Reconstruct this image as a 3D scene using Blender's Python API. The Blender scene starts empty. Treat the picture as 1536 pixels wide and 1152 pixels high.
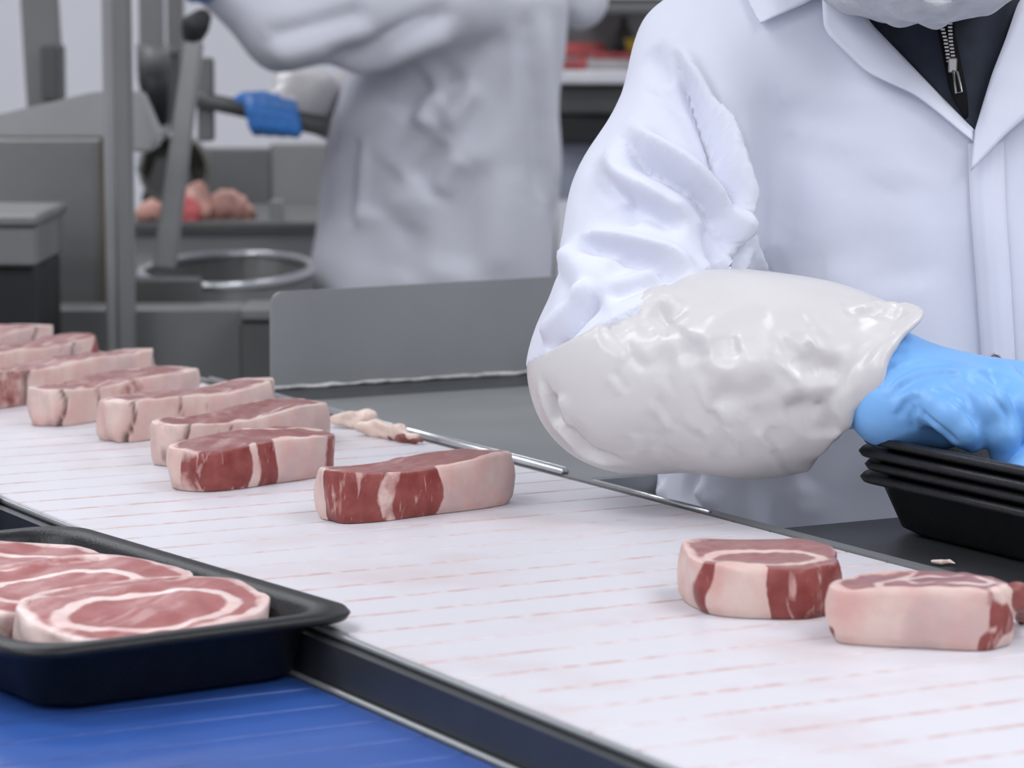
import bpy, bmesh, math, random
import numpy as np
from mathutils import Vector, Matrix
from mathutils.bvhtree import BVHTree

random.seed(4); RNG = np.random.default_rng(4)
S = bpy.context.scene
C = S.collection

# ------------------------------------------------------------------ camera, light, exposure
F_PX = 4710.0
PITCH = math.atan2(558, F_PX)
CAM_Z = 1.39
cam_data = bpy.data.cameras.new('camera'); cam = bpy.data.objects.new('camera', cam_data); C.objects.link(cam)
cam_data.sensor_width = 36; cam_data.lens = 36 * F_PX / 1536
cam.location = (0, 0, CAM_Z); cam.rotation_euler = (math.pi / 2 - PITCH, 0, 0)
cam_data.clip_start = 0.05; cam_data.clip_end = 60
cam_data.dof.use_dof = True; cam_data.dof.focus_distance = 2.38; cam_data.dof.aperture_fstop = 10.5
S.camera = cam
S.view_settings.view_transform = 'Standard'; S.view_settings.look = 'None'
S.view_settings.exposure = 0.0; S.view_settings.gamma = 1; S.view_settings.use_curve_mapping = False
world = bpy.data.worlds.new('room_air'); S.world = world; world.use_nodes = True
world.node_tree.nodes['Background'].inputs[0].default_value = (0.8, 0.85, 1, 1)
world.node_tree.nodes['Background'].inputs[1].default_value = 0.25
CEIL = 3.1
LAMPS = [(x, y) for y in (-1.3, 0.3, 1.9, 4.2, 6.7) for x in (-1.5, 1.5)]
LAMP_POWER = 25.5
for lx, ly in LAMPS:
    ld = bpy.data.lights.new('ceiling_lamp_light', 'AREA'); ld.shape = 'RECTANGLE'; ld.size = 1.3; ld.size_y = 0.7
    ld.energy = LAMP_POWER; ld.color = (0.94, 0.96, 1.0)
    lo = bpy.data.objects.new('ceiling_lamp_light', ld); C.objects.link(lo); lo.location = (lx, ly, CEIL - 0.09)

# ------------------------------------------------------------------ coordinate helpers
Fv = np.array([0, math.cos(PITCH), -math.sin(PITCH)]); Uv = np.array([0, math.sin(PITCH), math.cos(PITCH)])
CAM = np.array([0, 0, CAM_Z])
def ray(x, y): return Fv + np.array([1.0, 0, 0]) * ((x - 768) / F_PX) - Uv * ((y - 576) / F_PX)
def onz(x, y, z):            # a photo point on the horizontal plane z
    r = ray(x, y); return CAM + r * ((z - CAM_Z) / r[2])
def ony(x, y, Y):            # a photo point at distance Y
    r = ray(x, y); return CAM + r * (Y / r[1])
BU = np.array([-2587, 4743.0]); BU /= np.hypot(*BU); BV = np.array([BU[1], -BU[0]])   # along / across the belts
def bp(a, b, z): p = BU * a + BV * b; return np.array([p[0], p[1], z])
BELT_ANG = math.atan2(BV[1], BV[0])
BZ = 1.0; BLZ = 0.968; B0, B1 = 0.839, 1.295

# ------------------------------------------------------------------ materials
MATS = {}
def nodes(name):
    m = bpy.data.materials.new(name); m.use_nodes = True; MATS[name] = m
    nt = m.node_tree; return m, nt, nt.nodes['Principled BSDF']
def plain(name, col, rough=0.5, metal=0.0, var=0.06, scale=20, bump=0.0, bscale=200, spec=0.5, coat=0, stretch=None, trans=0, sheen=0, alpha=1):
    m, nt, b = nodes(name)
    N, L = nt.nodes, nt.links
    tc = N.new('ShaderNodeTexCoord'); nz = N.new('ShaderNodeTexNoise'); nz.inputs['Scale'].default_value = scale; nz.inputs['Detail'].default_value = 5
    src = tc.outputs['Object']
    if stretch:
        mp = N.new('ShaderNodeMapping'); mp.inputs['Scale'].default_value = stretch; L.new(src, mp.inputs[0]); src = mp.outputs[0]
    L.new(src, nz.inputs['Vector'])
    r = N.new('ShaderNodeValToRGB'); r.color_ramp.elements[0].position = .3; r.color_ramp.elements[1].position = .7
    r.color_ramp.elements[0].color = (*[c * (1 - var) for c in col], 1); r.color_ramp.elements[1].color = (*[min(1, c * (1 + var)) for c in col], 1)
    L.new(nz.outputs[0], r.inputs[0]); L.new(r.outputs[0], b.inputs['Base Color'])
    b.inputs['Roughness'].default_value = rough; b.inputs['Metallic'].default_value = metal
    b.inputs['Specular IOR Level'].default_value = spec; b.inputs['Coat Weight'].default_value = coat
    b.inputs['Transmission Weight'].default_value = trans; b.inputs['Sheen Weight'].default_value = sheen
    b.inputs['Alpha'].default_value = alpha
    if bump:
        n2 = N.new('ShaderNodeTexNoise'); n2.inputs['Scale'].default_value = bscale; n2.inputs['Detail'].default_value = 3
        L.new(src, n2.inputs['Vector']); bm = N.new('ShaderNodeBump'); bm.inputs['Strength'].default_value = bump; bm.inputs['Distance'].default_value = .002
        L.new(n2.outputs[0], bm.inputs['Height']); L.new(bm.outputs[0], b.inputs['Normal'])
    return m
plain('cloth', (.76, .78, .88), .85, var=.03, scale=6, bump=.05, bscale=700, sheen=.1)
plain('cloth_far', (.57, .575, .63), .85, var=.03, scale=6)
plain('plastic_sleeve', (.68, .655, .65), .30, var=.04, scale=14, bump=.12, bscale=45, spec=.55)
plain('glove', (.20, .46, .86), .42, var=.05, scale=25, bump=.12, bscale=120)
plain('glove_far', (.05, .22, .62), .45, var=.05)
plain('jacket', (.010, .016, .030), .75, var=.35, scale=40, bump=.3, bscale=90)
plain('zip', (.006, .006, .007), .8, spec=.2)
plain('zip_metal', (.45, .44, .42), .3, .9)
plain('netting', (.62, .63, .66), .8, var=.12, scale=60, bump=.7, bscale=260, alpha=.92)
plain('skin', (.55, .33, .25), .55, var=.08, scale=20)
plain('eye_white', (.8, .8, .8), .3); plain('eye_dark', (.05, .03, .02), .3)
plain('trousers', (.03, .035, .05), .85); plain('rubber', (.02, .02, .022), .6)
plain('steel', (.30, .31, .312), .42, .5, var=.08, scale=6, bump=.03, bscale=40)
plain('steel_dark', (.075, .08, .085), .4, .5, var=.12, scale=10)
plain('steel_bright', (.62, .63, .64), .28, .9, var=.1, scale=14)
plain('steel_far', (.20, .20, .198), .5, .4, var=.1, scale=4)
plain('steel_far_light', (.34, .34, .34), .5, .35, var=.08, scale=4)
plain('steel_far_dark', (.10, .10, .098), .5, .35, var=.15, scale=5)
plain('far_black', (.012, .012, .013), .6)
plain('far_blue_grey', (.32, .34, .42), .6)
plain('seal_brown', (.09, .075, .05), .7, var=.3, scale=8)
plain('foam', (.010, .0105, .012), .42, var=.25, scale=80, bump=.25, bscale=500, spec=.35)
plain('weld', (.55, .55, .54), .5, .4, var=.3, scale=90)
plain('wall_paint', (.80, .80, .84), .6, var=.02, scale=2)
plain('ceiling_paint', (.82, .82, .83), .8); plain('floor_paint', (.25, .26, .27), .5, var=.1, scale=3)
plain('white_board', (.82, .81, .84), .5)
plain('far_meat', (.50, .10, .10), .45, var=.5, scale=14); plain('far_meat_pale', (.62, .33, .27), .45, var=.35, scale=14)
plain('far_yellow', (.75, .52, .05), .5); plain('wrap_film', (.5, .47, .48), .3, var=.15, scale=20)
plain('bottle_dark', (.08, .085, .08), .4); plain('snap', (.42, .38, .40), .35, .5)
plain('diffuser', (.9, .9, .9), .5)
plain('fat_trim', (.74, .58, .50), .4, var=.18, scale=60, bump=.3, bscale=150)
plain('lean_trim', (.24, .06, .05), .4, var=.3, scale=80)

def belt_mat(name, base, stain, amount, line, rough, patch, seed):
    m, nt, b = nodes(name); N, L = nt.nodes, nt.links
    tc = N.new('ShaderNodeTexCoord'); geo = N.new('ShaderNodeNewGeometry'); sx = N.new('ShaderNodeSeparateXYZ'); L.new(tc.outputs['Object'], sx.inputs[0])
    ab = N.new('ShaderNodeMath'); ab.operation = 'ABSOLUTE'; L.new(sx.outputs['Y'], ab.inputs[0])
    edge = N.new('ShaderNodeMapRange'); edge.inputs['From Min'].default_value = line; edge.inputs['From Max'].default_value = .0248; L.new(ab.outputs[0], edge.inputs['Value'])
    def noise(scale, vec, det=3):
        n = N.new('ShaderNodeTexNoise'); n.inputs['Scale'].default_value = scale; n.inputs['Detail'].default_value = det; L.new(vec, n.inputs['Vector']); return n.outputs[0]
    def rng(v, lo, hi, t0=0, t1=1):
        r = N.new('ShaderNodeMapRange'); r.inputs['From Min'].default_value = lo; r.inputs['From Max'].default_value = hi; r.inputs['To Min'].default_value = t0; r.inputs['To Max'].default_value = t1; L.new(v, r.inputs['Value']); return r.outputs[0]
    def mul(a, c):
        q = N.new('ShaderNodeMath'); q.operation = 'MULTIPLY'
        L.new(a, q.inputs[0])
        if isinstance(c, (int, float)): q.inputs[1].default_value = c
        else: L.new(c, q.inputs[1])
        return q.outputs[0]
    dash = rng(noise(75, geo.outputs['Position']), .40, .58, .25, 1)
    area = rng(noise(5, geo.outputs['Position']), .34, .56, .3, 1)
    f = mul(mul(mul(edge.outputs[0], dash), area), amount)
    pf = mul(rng(noise(9, geo.outputs['Position'], 6), .5, .72), patch)
    mx = N.new('ShaderNodeMix'); mx.data_type = 'RGBA'; mx.inputs['A'].default_value = (*base, 1); mx.inputs['B'].default_value = (*[.5 * (a + c) for a, c in zip(base, stain)], 1); L.new(pf, mx.inputs['Factor'])
    m2 = N.new('ShaderNodeMix'); m2.data_type = 'RGBA'; L.new(mx.outputs['Result'], m2.inputs['A']); m2.inputs['B'].default_value = (*stain, 1); L.new(f, m2.inputs['Factor'])
    L.new(m2.outputs['Result'], b.inputs['Base Color']); b.inputs['Roughness'].default_value = rough
    return m
belt_mat('white_belt', (.68, .665, .705), (.54, .30, .26), .85, .0205, .42, .55, 1)
belt_mat('blue_belt', (.036, .105, .38), (.012, .04, .20), .85, .0215, .40, .7, 2)

def meat_mat(name, lean, lean2, fat, fat2, marb, cut1, cut2, grey):
    m, nt, b = nodes(name); N, L = nt.nodes, nt.links
    at = N.new('ShaderNodeAttribute'); at.attribute_name = 'fat'
    ag = N.new('ShaderNodeAttribute'); ag.attribute_name = 'slit'
    ac = N.new('ShaderNodeAttribute'); ac.attribute_name = 'cut'
    tc = N.new('ShaderNodeTexCoord')
    def noise(scale, det=4, dist=0):
        n = N.new('ShaderNodeTexNoise'); n.inputs['Scale'].default_value = scale; n.inputs['Detail'].default_value = det; n.inputs['Distortion'].default_value = dist; L.new(tc.outputs['Object'], n.inputs['Vector']); return n.outputs[0]
    def mix(fac, A, B):
        q = N.new('ShaderNodeMix'); q.data_type = 'RGBA'; L.new(fac, q.inputs['Factor'])
        for k, v in (('A', A), ('B', B)):
            if isinstance(v, tuple): q.inputs[k].default_value = (*v, 1)
            else: L.new(v, q.inputs[k])
        return q.outputs['Result']
    def rng(v, lo, hi):
        r = N.new('ShaderNodeMapRange'); r.inputs['From Min'].default_value = lo; r.inputs['From Max'].default_value = hi; L.new(v, r.inputs['Value']); return r.outputs[0]
    leanc = mix(rng(noise(70, 6), .35, .65), lean, lean2)
    mp = N.new('ShaderNodeMapping'); mp.inputs['Scale'].default_value = (1, 1, .28); L.new(tc.outputs['Object'], mp.inputs[0])
    nf = N.new('ShaderNodeTexNoise'); nf.inputs['Scale'].default_value = 150; nf.inputs['Detail'].default_value = 6; nf.inputs['Distortion'].default_value = .6; L.new(mp.outputs[0], nf.inputs['Vector'])
    leanc = mix(rng(nf.outputs[0], .57, .70), leanc, tuple(marb))
    leanc = mix(ac.outputs['Fac'], leanc, mix(rng(noise(55, 6), .35, .65), cut1, cut2))
    fatc = mix(rng(noise(38, 5), .40, .70), fat, fat2)
    fatc = mix(rng(noise(16, 3), .56, .72), fatc, grey)
    ad = N.new('ShaderNodeMath'); ad.operation = 'MULTIPLY_ADD'; L.new(noise(90, 4), ad.inputs[0]); ad.inputs[1].default_value = .5; L.new(at.outputs['Fac'], ad.inputs[2])
    c = mix(rng(ad.outputs[0], .62, .86), leanc, fatc)
    c = mix(ag.outputs['Fac'], c, (.10, .045, .045))
    L.new(c, b.inputs['Base Color']); b.inputs['Roughness'].default_value = .38; b.inputs['Specular IOR Level'].default_value = .45
    b.inputs['Subsurface Weight'].default_value = .06; b.inputs['Subsurface Radius'].default_value = (.006, .002, .0015); b.inputs['Subsurface Scale'].default_value = 1
    bmp = N.new('ShaderNodeBump'); bmp.inputs['Strength'].default_value = .35; bmp.inputs['Distance'].default_value = .0015; L.new(noise(160, 5), bmp.inputs['Height']); L.new(bmp.outputs[0], b.inputs['Normal'])
    return m
meat_mat('beef', (.21, .035, .03), (.30, .075, .065), (.71, .54, .48), (.66, .39, .35), (.58, .34, .31), (.27, .10, .095), (.34, .155, .145), (.52, .38, .37))
meat_mat('beef_tray', (.44, .17, .165), (.38, .12, .12), (.84, .68, .64), (.72, .45, .42), (.60, .36, .34), (.42, .17, .165), (.36, .125, .12), (.74, .52, .49))

# ------------------------------------------------------------------ object helpers
def link(name, me, mat=None, parent=None, smooth=True):
    o = bpy.data.objects.new(name, me); C.objects.link(o)
    if mat: me.materials.append(MATS[mat])
    if smooth and len(me.polygons): me.polygons.foreach_set('use_smooth', [True] * len(me.polygons))
    if parent: o.parent = parent
    return o
def mesh(name, v, f):
    me = bpy.data.meshes.new(name); me.from_pydata([tuple(map(float, p)) for p in v], [], [tuple(map(int, q)) for q in f]); me.update(); return me
def tag(o, label, cat, group=None, kind=None):
    if label: o['label'] = label
    if cat: o['category'] = cat
    if group: o['group'] = group
    if kind: o['kind'] = kind
    return o
def empty(name, loc=(0, 0, 0), rz=0):
    o = bpy.data.objects.new(name, None); C.objects.link(o); o.location = tuple(loc); o.rotation_euler = (0, 0, rz); o.empty_display_size = .05; return o
def struct(o): o['kind'] = 'structure'; return o
def box_mesh(name, lo, hi, bev=0.0, seg=1):
    bm = bmesh.new(); bmesh.ops.create_cube(bm, size=1)
    for v in bm.verts:
        for i in range(3): v.co[i] = lo[i] + (v.co[i] + .5) * (hi[i] - lo[i])
    if bev: bmesh.ops.bevel(bm, geom=bm.edges[:], offset=bev, segments=seg, affect='EDGES')
    me = bpy.data.meshes.new(name); bm.to_mesh(me); bm.free(); return me
def box(name, lo, hi, mat, parent=None, bev=0.0, seg=1): return link(name, box_mesh(name, lo, hi, bev, seg), mat, parent, smooth=False)
def prism(name, pts, axis, d0, d1, mat, parent=None, bev=0.0):
    """polygon pts in the plane across axis, extruded from d0 to d1 along it"""
    n = len(pts); v = []
    for d in (d0, d1):
        for p in pts:
            q = list(p); q.insert(axis, d); v.append(q)
    f = [tuple(range(n)), tuple(range(2 * n - 1, n - 1, -1))] + [(i, n + i, n + (i + 1) % n, (i + 1) % n) for i in range(n)]
    bm = bmesh.new(); vs = [bm.verts.new(p) for p in v]
    for q in f: bm.faces.new([vs[i] for i in q])
    bmesh.ops.recalc_face_normals(bm, faces=bm.faces[:])
    if bev: bmesh.ops.bevel(bm, geom=bm.edges[:], offset=bev, segments=2, affect='EDGES')
    me = bpy.data.meshes.new(name); bm.to_mesh(me); bm.free(); return link(name, me, mat, parent, smooth=False)
def tube(name, pts, rad, mat, parent=None, seg=12, closed=False):
    P = [Vector(tuple(map(float, p))) for p in pts]; n = len(P); R = rad if isinstance(rad, (list, tuple)) else [rad] * n
    v, f = [], []; up = Vector((0, 0, 1))
    for i in range(n):
        t = (P[(i + 1) % n] - P[i - 1]) if closed else (P[min(n - 1, i + 1)] - P[max(0, i - 1)])
        t.normalize(); s = t.cross(up)
        if s.length < .05: s = t.cross(Vector((0, 1, 0)))
        s.normalize(); w = s.cross(t)
        for k in range(seg):
            a = 2 * math.pi * k / seg; v.append(P[i] + (s * math.cos(a) + w * math.sin(a)) * R[i])
    for i in range(n if closed else n - 1):
        j = (i + 1) % n
        for k in range(seg): f.append((i * seg + k, i * seg + (k + 1) % seg, j * seg + (k + 1) % seg, j * seg + k))
    if not closed: f += [tuple(range(seg - 1, -1, -1)), tuple((n - 1) * seg + k for k in range(seg))]
    return link(name, mesh(name, v, f), mat, parent)

# ------------------------------------------------------------------ implicit surfaces
def smin(a, b, k):
    h = np.clip(.5 + .5 * (b - a) / k, 0, 1); return b + (a - b) * h - k * h * (1 - h)
def cone(P, a, b, r1, r2):
    a = np.asarray(a, np.float32); d = np.asarray(b, np.float32) - a; X, Y, Z = P[0] - a[0], P[1] - a[1], P[2] - a[2]
    h = np.clip((X * d[0] + Y * d[1] + Z * d[2]) / float(d @ d), 0, 1)
    return np.sqrt((X - h * d[0]) ** 2 + (Y - h * d[1]) ** 2 + (Z - h * d[2]) ** 2) - (r1 + (r2 - r1) * h)
def ell(P, c, r):
    X, Y, Z = (P[0] - c[0]) / r[0], (P[1] - c[1]) / r[1], (P[2] - c[2]) / r[2]
    return (np.sqrt(X * X + Y * Y + Z * Z) - 1) * min(r)
def chain(P, pts, k=.02):
    d = None
    for (a, r1), (b, r2) in zip(pts[:-1], pts[1:]):
        e = cone(P, a, b, r1, r2); d = e if d is None else smin(d, e, k)
    return d
def column(P, sl):
    """sl: rows (z, cx, cy, ax, ay); an elliptical column"""
    sl = np.array(sorted(sl), np.float32); Z = P[2]
    cx, cy, ax, ay = [np.interp(Z, sl[:, 0], sl[:, i]).astype(np.float32) for i in (1, 2, 3, 4)]
    d = ((np.abs((P[0] - cx) / ax) ** 2.3 + np.abs((P[1] - cy) / ay) ** 2.3) ** (1 / 2.3) - 1) * np.minimum(ax, ay)
    return np.maximum(d, np.maximum(sl[0, 0] - Z, Z - sl[-1, 0]))
def nets(func, lo, hi, h):
    lo = np.array(lo, float); hi = np.array(hi, float); n = np.ceil((hi - lo) / h).astype(int) + 1
    ax = [(lo[i] + h * np.arange(n[i])).astype(np.float32) for i in range(3)]
    P = (ax[0][:, None, None], ax[1][None, :, None], ax[2][None, None, :])
    G = np.broadcast_to(func(P), n).astype(np.float32); s = G < 0
    c = np.zeros(n - 1, np.int8)
    for i in (0, 1):
        for j in (0, 1):
            for k in (0, 1): c += s[i:n[0] - 1 + i, j:n[1] - 1 + j, k:n[2] - 1 + k]
    act = np.argwhere((c > 0) & (c < 8)); idx = -np.ones(n - 1, np.int64); idx[tuple(act.T)] = np.arange(len(act))
    acc = np.zeros((len(act), 3)); cnt = np.zeros(len(act))
    cor = [(i, j, k) for i in (0, 1) for j in (0, 1) for k in (0, 1)]
    for a in cor:
        for d in range(3):
            if a[d]: continue
            b = list(a); b[d] = 1
            ga = G[act[:, 0] + a[0], act[:, 1] + a[1], act[:, 2] + a[2]]; gb = G[act[:, 0] + b[0], act[:, 1] + b[1], act[:, 2] + b[2]]
            m = (ga < 0) != (gb < 0); t = np.where(m, ga / np.where(m, ga - gb, 1), 0)
            p = np.repeat(np.array([a], float), len(act), 0); p[:, d] = t
            acc[m] += p[m]; cnt[m] += 1
    V = lo + h * (act + acc / cnt[:, None]); Fc = []
    for d in range(3):
        e1, e2 = [(1, 2), (2, 0), (0, 1)][d]
        sl0 = [slice(None)] * 3; sl1 = [slice(None)] * 3; sl0[d] = slice(0, -1); sl1[d] = slice(1, None)
        ed = np.argwhere(s[tuple(sl0)] != s[tuple(sl1)]); ok = (ed[:, e1] > 0) & (ed[:, e2] > 0) & (ed[:, e1] < n[e1] - 1) & (ed[:, e2] < n[e2] - 1); ed = ed[ok]
        flip = s[tuple(sl0)][tuple(ed.T)]
        def cell(o1, o2):
            q = ed.copy(); q[:, e1] += o1; q[:, e2] += o2; return idx[tuple(q.T)]
        q = np.stack([cell(-1, -1), cell(0, -1), cell(0, 0), cell(-1, 0)], 1)
        q[~flip] = q[~flip][:, ::-1]; Fc.append(q)
    return V, np.concatenate(Fc)
def edges_of(Fq): return np.concatenate([Fq[:, [0, 1]], Fq[:, [1, 2]], Fq[:, [2, 3]], Fq[:, [3, 0]]])
def smooth(V, Fq, it=3, lam=.5):
    E = edges_of(Fq); n = len(V); deg = np.bincount(E.ravel(), minlength=n)[:, None].astype(float)
    for _ in range(it):
        A = np.zeros_like(V)
        for d in range(3): A[:, d] = np.bincount(E[:, 0], V[E[:, 1], d], n) + np.bincount(E[:, 1], V[E[:, 0], d], n)
        V = V + lam * (A / np.maximum(deg, 1) - V)
    return V
def normals(V, Fq):
    fn = np.cross(V[Fq[:, 2]] - V[Fq[:, 0]], V[Fq[:, 3]] - V[Fq[:, 1]]); N = np.zeros_like(V)
    for k in range(4):
        for d in range(3): N[:, d] += np.bincount(Fq[:, k], fn[:, d], len(V))
    return N / np.maximum(np.linalg.norm(N, axis=1, keepdims=True), 1e-12)
def bvh(V, Fq): return BVHTree.FromPolygons([tuple(p) for p in V.tolist()], Fq.tolist())
def hit(tree, x, y):
    r = ray(x, y); r = r / np.linalg.norm(r); h = tree.ray_cast(Vector(CAM), Vector(r))
    return (None, None) if h[0] is None else (np.array(h[0]), np.array(h[1]))
def resample(p, n):
    p = np.array(p, float); d = np.r_[0, np.cumsum(np.linalg.norm(np.diff(p, axis=0), axis=1))]; t = np.linspace(0, d[-1], n)
    return np.stack([np.interp(t, d, p[:, i]) for i in range(p.shape[1])], 1)
def curve(p, n):               # smooth line through points
    p = np.array(p, float); q = resample(p, n)
    for _ in range(max(1, n // (2 * len(p)))): q[1:-1] = .25 * q[:-2] + .5 * q[1:-1] + .25 * q[2:]
    return q
def sculpt(V, Fq, strokes):
    """cloth folds: each stroke (line, width m, depth m, lip) presses a groove and lifts a lip beside it"""
    tree = bvh(V, Fq); N = normals(V, Fq); D = np.zeros(len(V)); 
    for line, w, dep, lip in strokes:
        q = curve(line, 36); pts = []
        for i, (x, y) in enumerate(q):
            p, _ = hit(tree, x, y)
            if p is not None: pts.append((p[0], p[1], p[2], i / 35))
        if len(pts) < 4: continue
        pts = np.array(pts); T = np.gradient(pts[:, :3], axis=0); T /= np.maximum(np.linalg.norm(T, axis=1, keepdims=True), 1e-9)
        R = 4.5 * w; m = np.all((V > pts[:, :3].min(0) - R) & (V < pts[:, :3].max(0) + R), axis=1); ids = np.nonzero(m)[0]
        if not len(ids): continue
        d = np.linalg.norm(V[ids, None, :] - pts[None, :, :3], axis=2); j = d.argmin(1); dm = d[np.arange(len(ids)), j]
        off = V[ids] - pts[j, :3]; side = np.sign(np.einsum('ij,ij->i', np.cross(T[j], off), np.broadcast_to(-Fv, off.shape)))
        tt = pts[j, 3]; fade = np.clip(np.minimum(tt, 1 - tt) / .22, 0, 1); fade = fade * fade * (3 - 2 * fade)
        sd = dm * side * (1 if lip >= 0 else -1)
        D[ids] += dep * fade * (-np.exp(-(dm / w) ** 2) + abs(lip) * np.exp(-((sd - 1.7 * w) / (1.2 * w)) ** 2) - .35 * abs(lip) * np.exp(-((sd + 2.0 * w) / (1.6 * w)) ** 2))
    return V + N * D[:, None]
def waves(V, amp, freq, seed, n=10, squash=(1, 1, 1)):
    g = np.random.default_rng(seed); d = np.zeros(len(V))
    for _ in range(n):
        k = g.normal(size=3) * freq * np.array(squash); d += np.sin(V @ k + g.uniform(0, 6.28)) / n ** .5
    return d * amp
def from_np(name, V, Fq, mat, parent=None):
    me = bpy.data.meshes.new(name); me.vertices.add(len(V)); me.vertices.foreach_set('co', V.astype(np.float32).ravel())
    me.loops.add(Fq.size); me.loops.foreach_set('vertex_index', Fq.astype(np.int32).ravel())
    me.polygons.add(len(Fq)); me.polygons.foreach_set('loop_start', np.arange(0, Fq.size, 4, dtype=np.int32)); me.polygons.foreach_set('loop_total', np.full(len(Fq), 4, np.int32))
    me.update(calc_edges=True); me.validate(); return link(name, me, mat, parent)
def ribbon(name, tree, A, B, mat, parent, n=24, m=8, off=lambda s, t: .004, thick=.0018, soft=2):
    """a strip of cloth lying on a surface, from edge A to edge B"""
    a, b = curve(A, n), curve(B, n); V = np.zeros((n, m, 3)); ok = np.zeros((n, m), bool); O = np.zeros((n, m)); last = None
    for i in range(n):
        for j in range(m):
            t = j / (m - 1); q = a[i] * (1 - t) + b[i] * t; p, nn = hit(tree, *q); O[i, j] = off(i / (n - 1), t)
            if p is None: p = ony(q[0], q[1], last if last else 2.5)
            last = p[1]; V[i, j] = (q[0], q[1], p[1])
    Y = V[:, :, 2].copy()
    for _ in range(soft):
        Z = np.pad(Y, 1, mode='edge'); Y = np.minimum(Y + .001, (Z[1:-1, :-2] + Z[1:-1, 2:] + Z[:-2, 1:-1] + Z[2:, 1:-1]) / 4)
    vs = [ony(V[i, j, 0], V[i, j, 1], Y[i, j] - O[i, j]) for i in range(n) for j in range(m)]
    f = [(i * m + j, i * m + j + 1, (i + 1) * m + j + 1, (i + 1) * m + j) for i in range(n - 1) for j in range(m - 1)]
    me = mesh(name, vs, f); bm = bmesh.new(); bm.from_mesh(me); bmesh.ops.recalc_face_normals(bm, faces=bm.faces[:])
    if sum(fc.normal.y for fc in bm.faces) > 0: bmesh.ops.reverse_faces(bm, faces=bm.faces[:])
    bm.to_mesh(me); bm.free()
    o = link(name, me, mat, parent); md = o.modifiers.new('thickness', 'SOLIDIFY'); md.thickness = thick; md.offset = -1
    return o

# ------------------------------------------------------------------ the room
RX0, RX1, RY0, RY1 = -3.6, 3.6, -2.2, 8.6
struct(box('floor', (RX0, RY0, -.1), (RX1, RY1, 0), 'floor_paint')); struct(box('ceiling', (RX0, RY0, CEIL), (RX1, RY1, CEIL + .1), 'ceiling_paint'))
struct(box('wall_back', (RX0 - .1, RY1, 0), (RX1 + .1, RY1 + .1, CEIL), 'wall_paint')); struct(box('wall_front', (RX0 - .1, RY0 - .1, 0), (RX1 + .1, RY0, CEIL), 'wall_paint'))
struct(box('wall_left', (RX0 - .1, RY0, 0), (RX0, RY1, CEIL), 'wall_paint')); struct(box('wall_right', (RX1, RY0, 0), (RX1 + .1, RY1, CEIL), 'wall_paint'))
for i, (lx, ly) in enumerate(LAMPS):
    t = empty('ceiling_lamp', (lx, ly, CEIL - .08))
    tag(t, ('left' if lx < 0 else 'right') + ' ceiling lamp panel ' + ('behind the camera', 'above the camera', 'above the packing line', 'above the background bench', 'nearest the back wall')[i // 2], 'lamp', 'ceiling lamps')
    box('housing', (-.7, -.4, .01), (.7, .4, .08), 'white_board', t, .005)

# ------------------------------------------------------------------ conveyors
def conveyor(name, label, mat, a0, a1, b0, b1, z, slat_name, legs):
    t = empty(name, bp(0, 0, 0)); t.rotation_euler.z = BELT_ANG     # local x = across (b), local y = along (a)
    tag(t, label, 'conveyor belt')
    me = box_mesh('slat', ((b0 - b1) / 2, -.02515, -.012), ((b1 - b0) / 2, .02515, 0), .0012); me.materials.append(MATS[mat])
    for k in range(int((a1 - a0) / .0508)):
        o = bpy.data.objects.new(slat_name, me); C.objects.link(o); o.parent = t; o.location = ((b0 + b1) / 2, a0 + .0508 * (k + .5), z)
    box('bed', (b0 + .003, a0, z - .06), (b1 - .003, a1, z - .0125), 'steel_dark', t)
    for a in legs:
        for b in (b0 + .06, b1 - .06): box('leg', (b - .025, a - .025, 0), (b + .025, a + .025, z - .06), 'steel', t)
    return t
wb = conveyor('white_conveyor', 'white plastic slat conveyor belt with pink meat stains carrying the steaks', 'white_belt', 1.10, 4.45, B0 + .004, B1 - .001, BZ, 'belt_slat', (1.4, 2.8, 4.2))
box('side_plate', (B0 - .012, 1.10, BLZ - .13), (B0 - .001, 4.45, BZ - .004), 'steel_dark', wb)
tube('wear_strip', [(B0 - .001, 1.10, BZ - .0015), (B0 - .001, 4.45, BZ - .0015)], .0024, 'steel', wb, 8)
box('guide_rail', (B1 + .002, 2.29, BZ - .05), (B1 + .008, 4.45, BZ + .003), 'steel', wb)
tube('rail_lip', [(B1 + .005, 2.29, BZ + .003), (B1 + .005, 3.05, BZ + .003)], .0042, 'steel_bright', wb, 10)
box('guide_rail', (B1 + .002, 1.10, BZ - .05), (B1 + .013, 2.29, BZ + .001), 'steel', wb)
tube('rail_lip', [(B1 + .005, 2.06, BZ + .001), (B1 + .005, 2.24, BZ + .001)], .0025, 'steel_bright', wb, 8)
bb = conveyor('blue_conveyor', 'royal blue plastic slat conveyor belt under the black foam trays', 'blue_belt', 1.10, 3.2, .34, B0 - .018, BLZ, 'belt_slat', (1.5, 2.8))
tube('wear_strip', [(B0 - .0155, 1.10, BLZ + .001), (B0 - .0155, 3.2, BLZ + .001)], .0024, 'steel', bb, 8)

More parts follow.
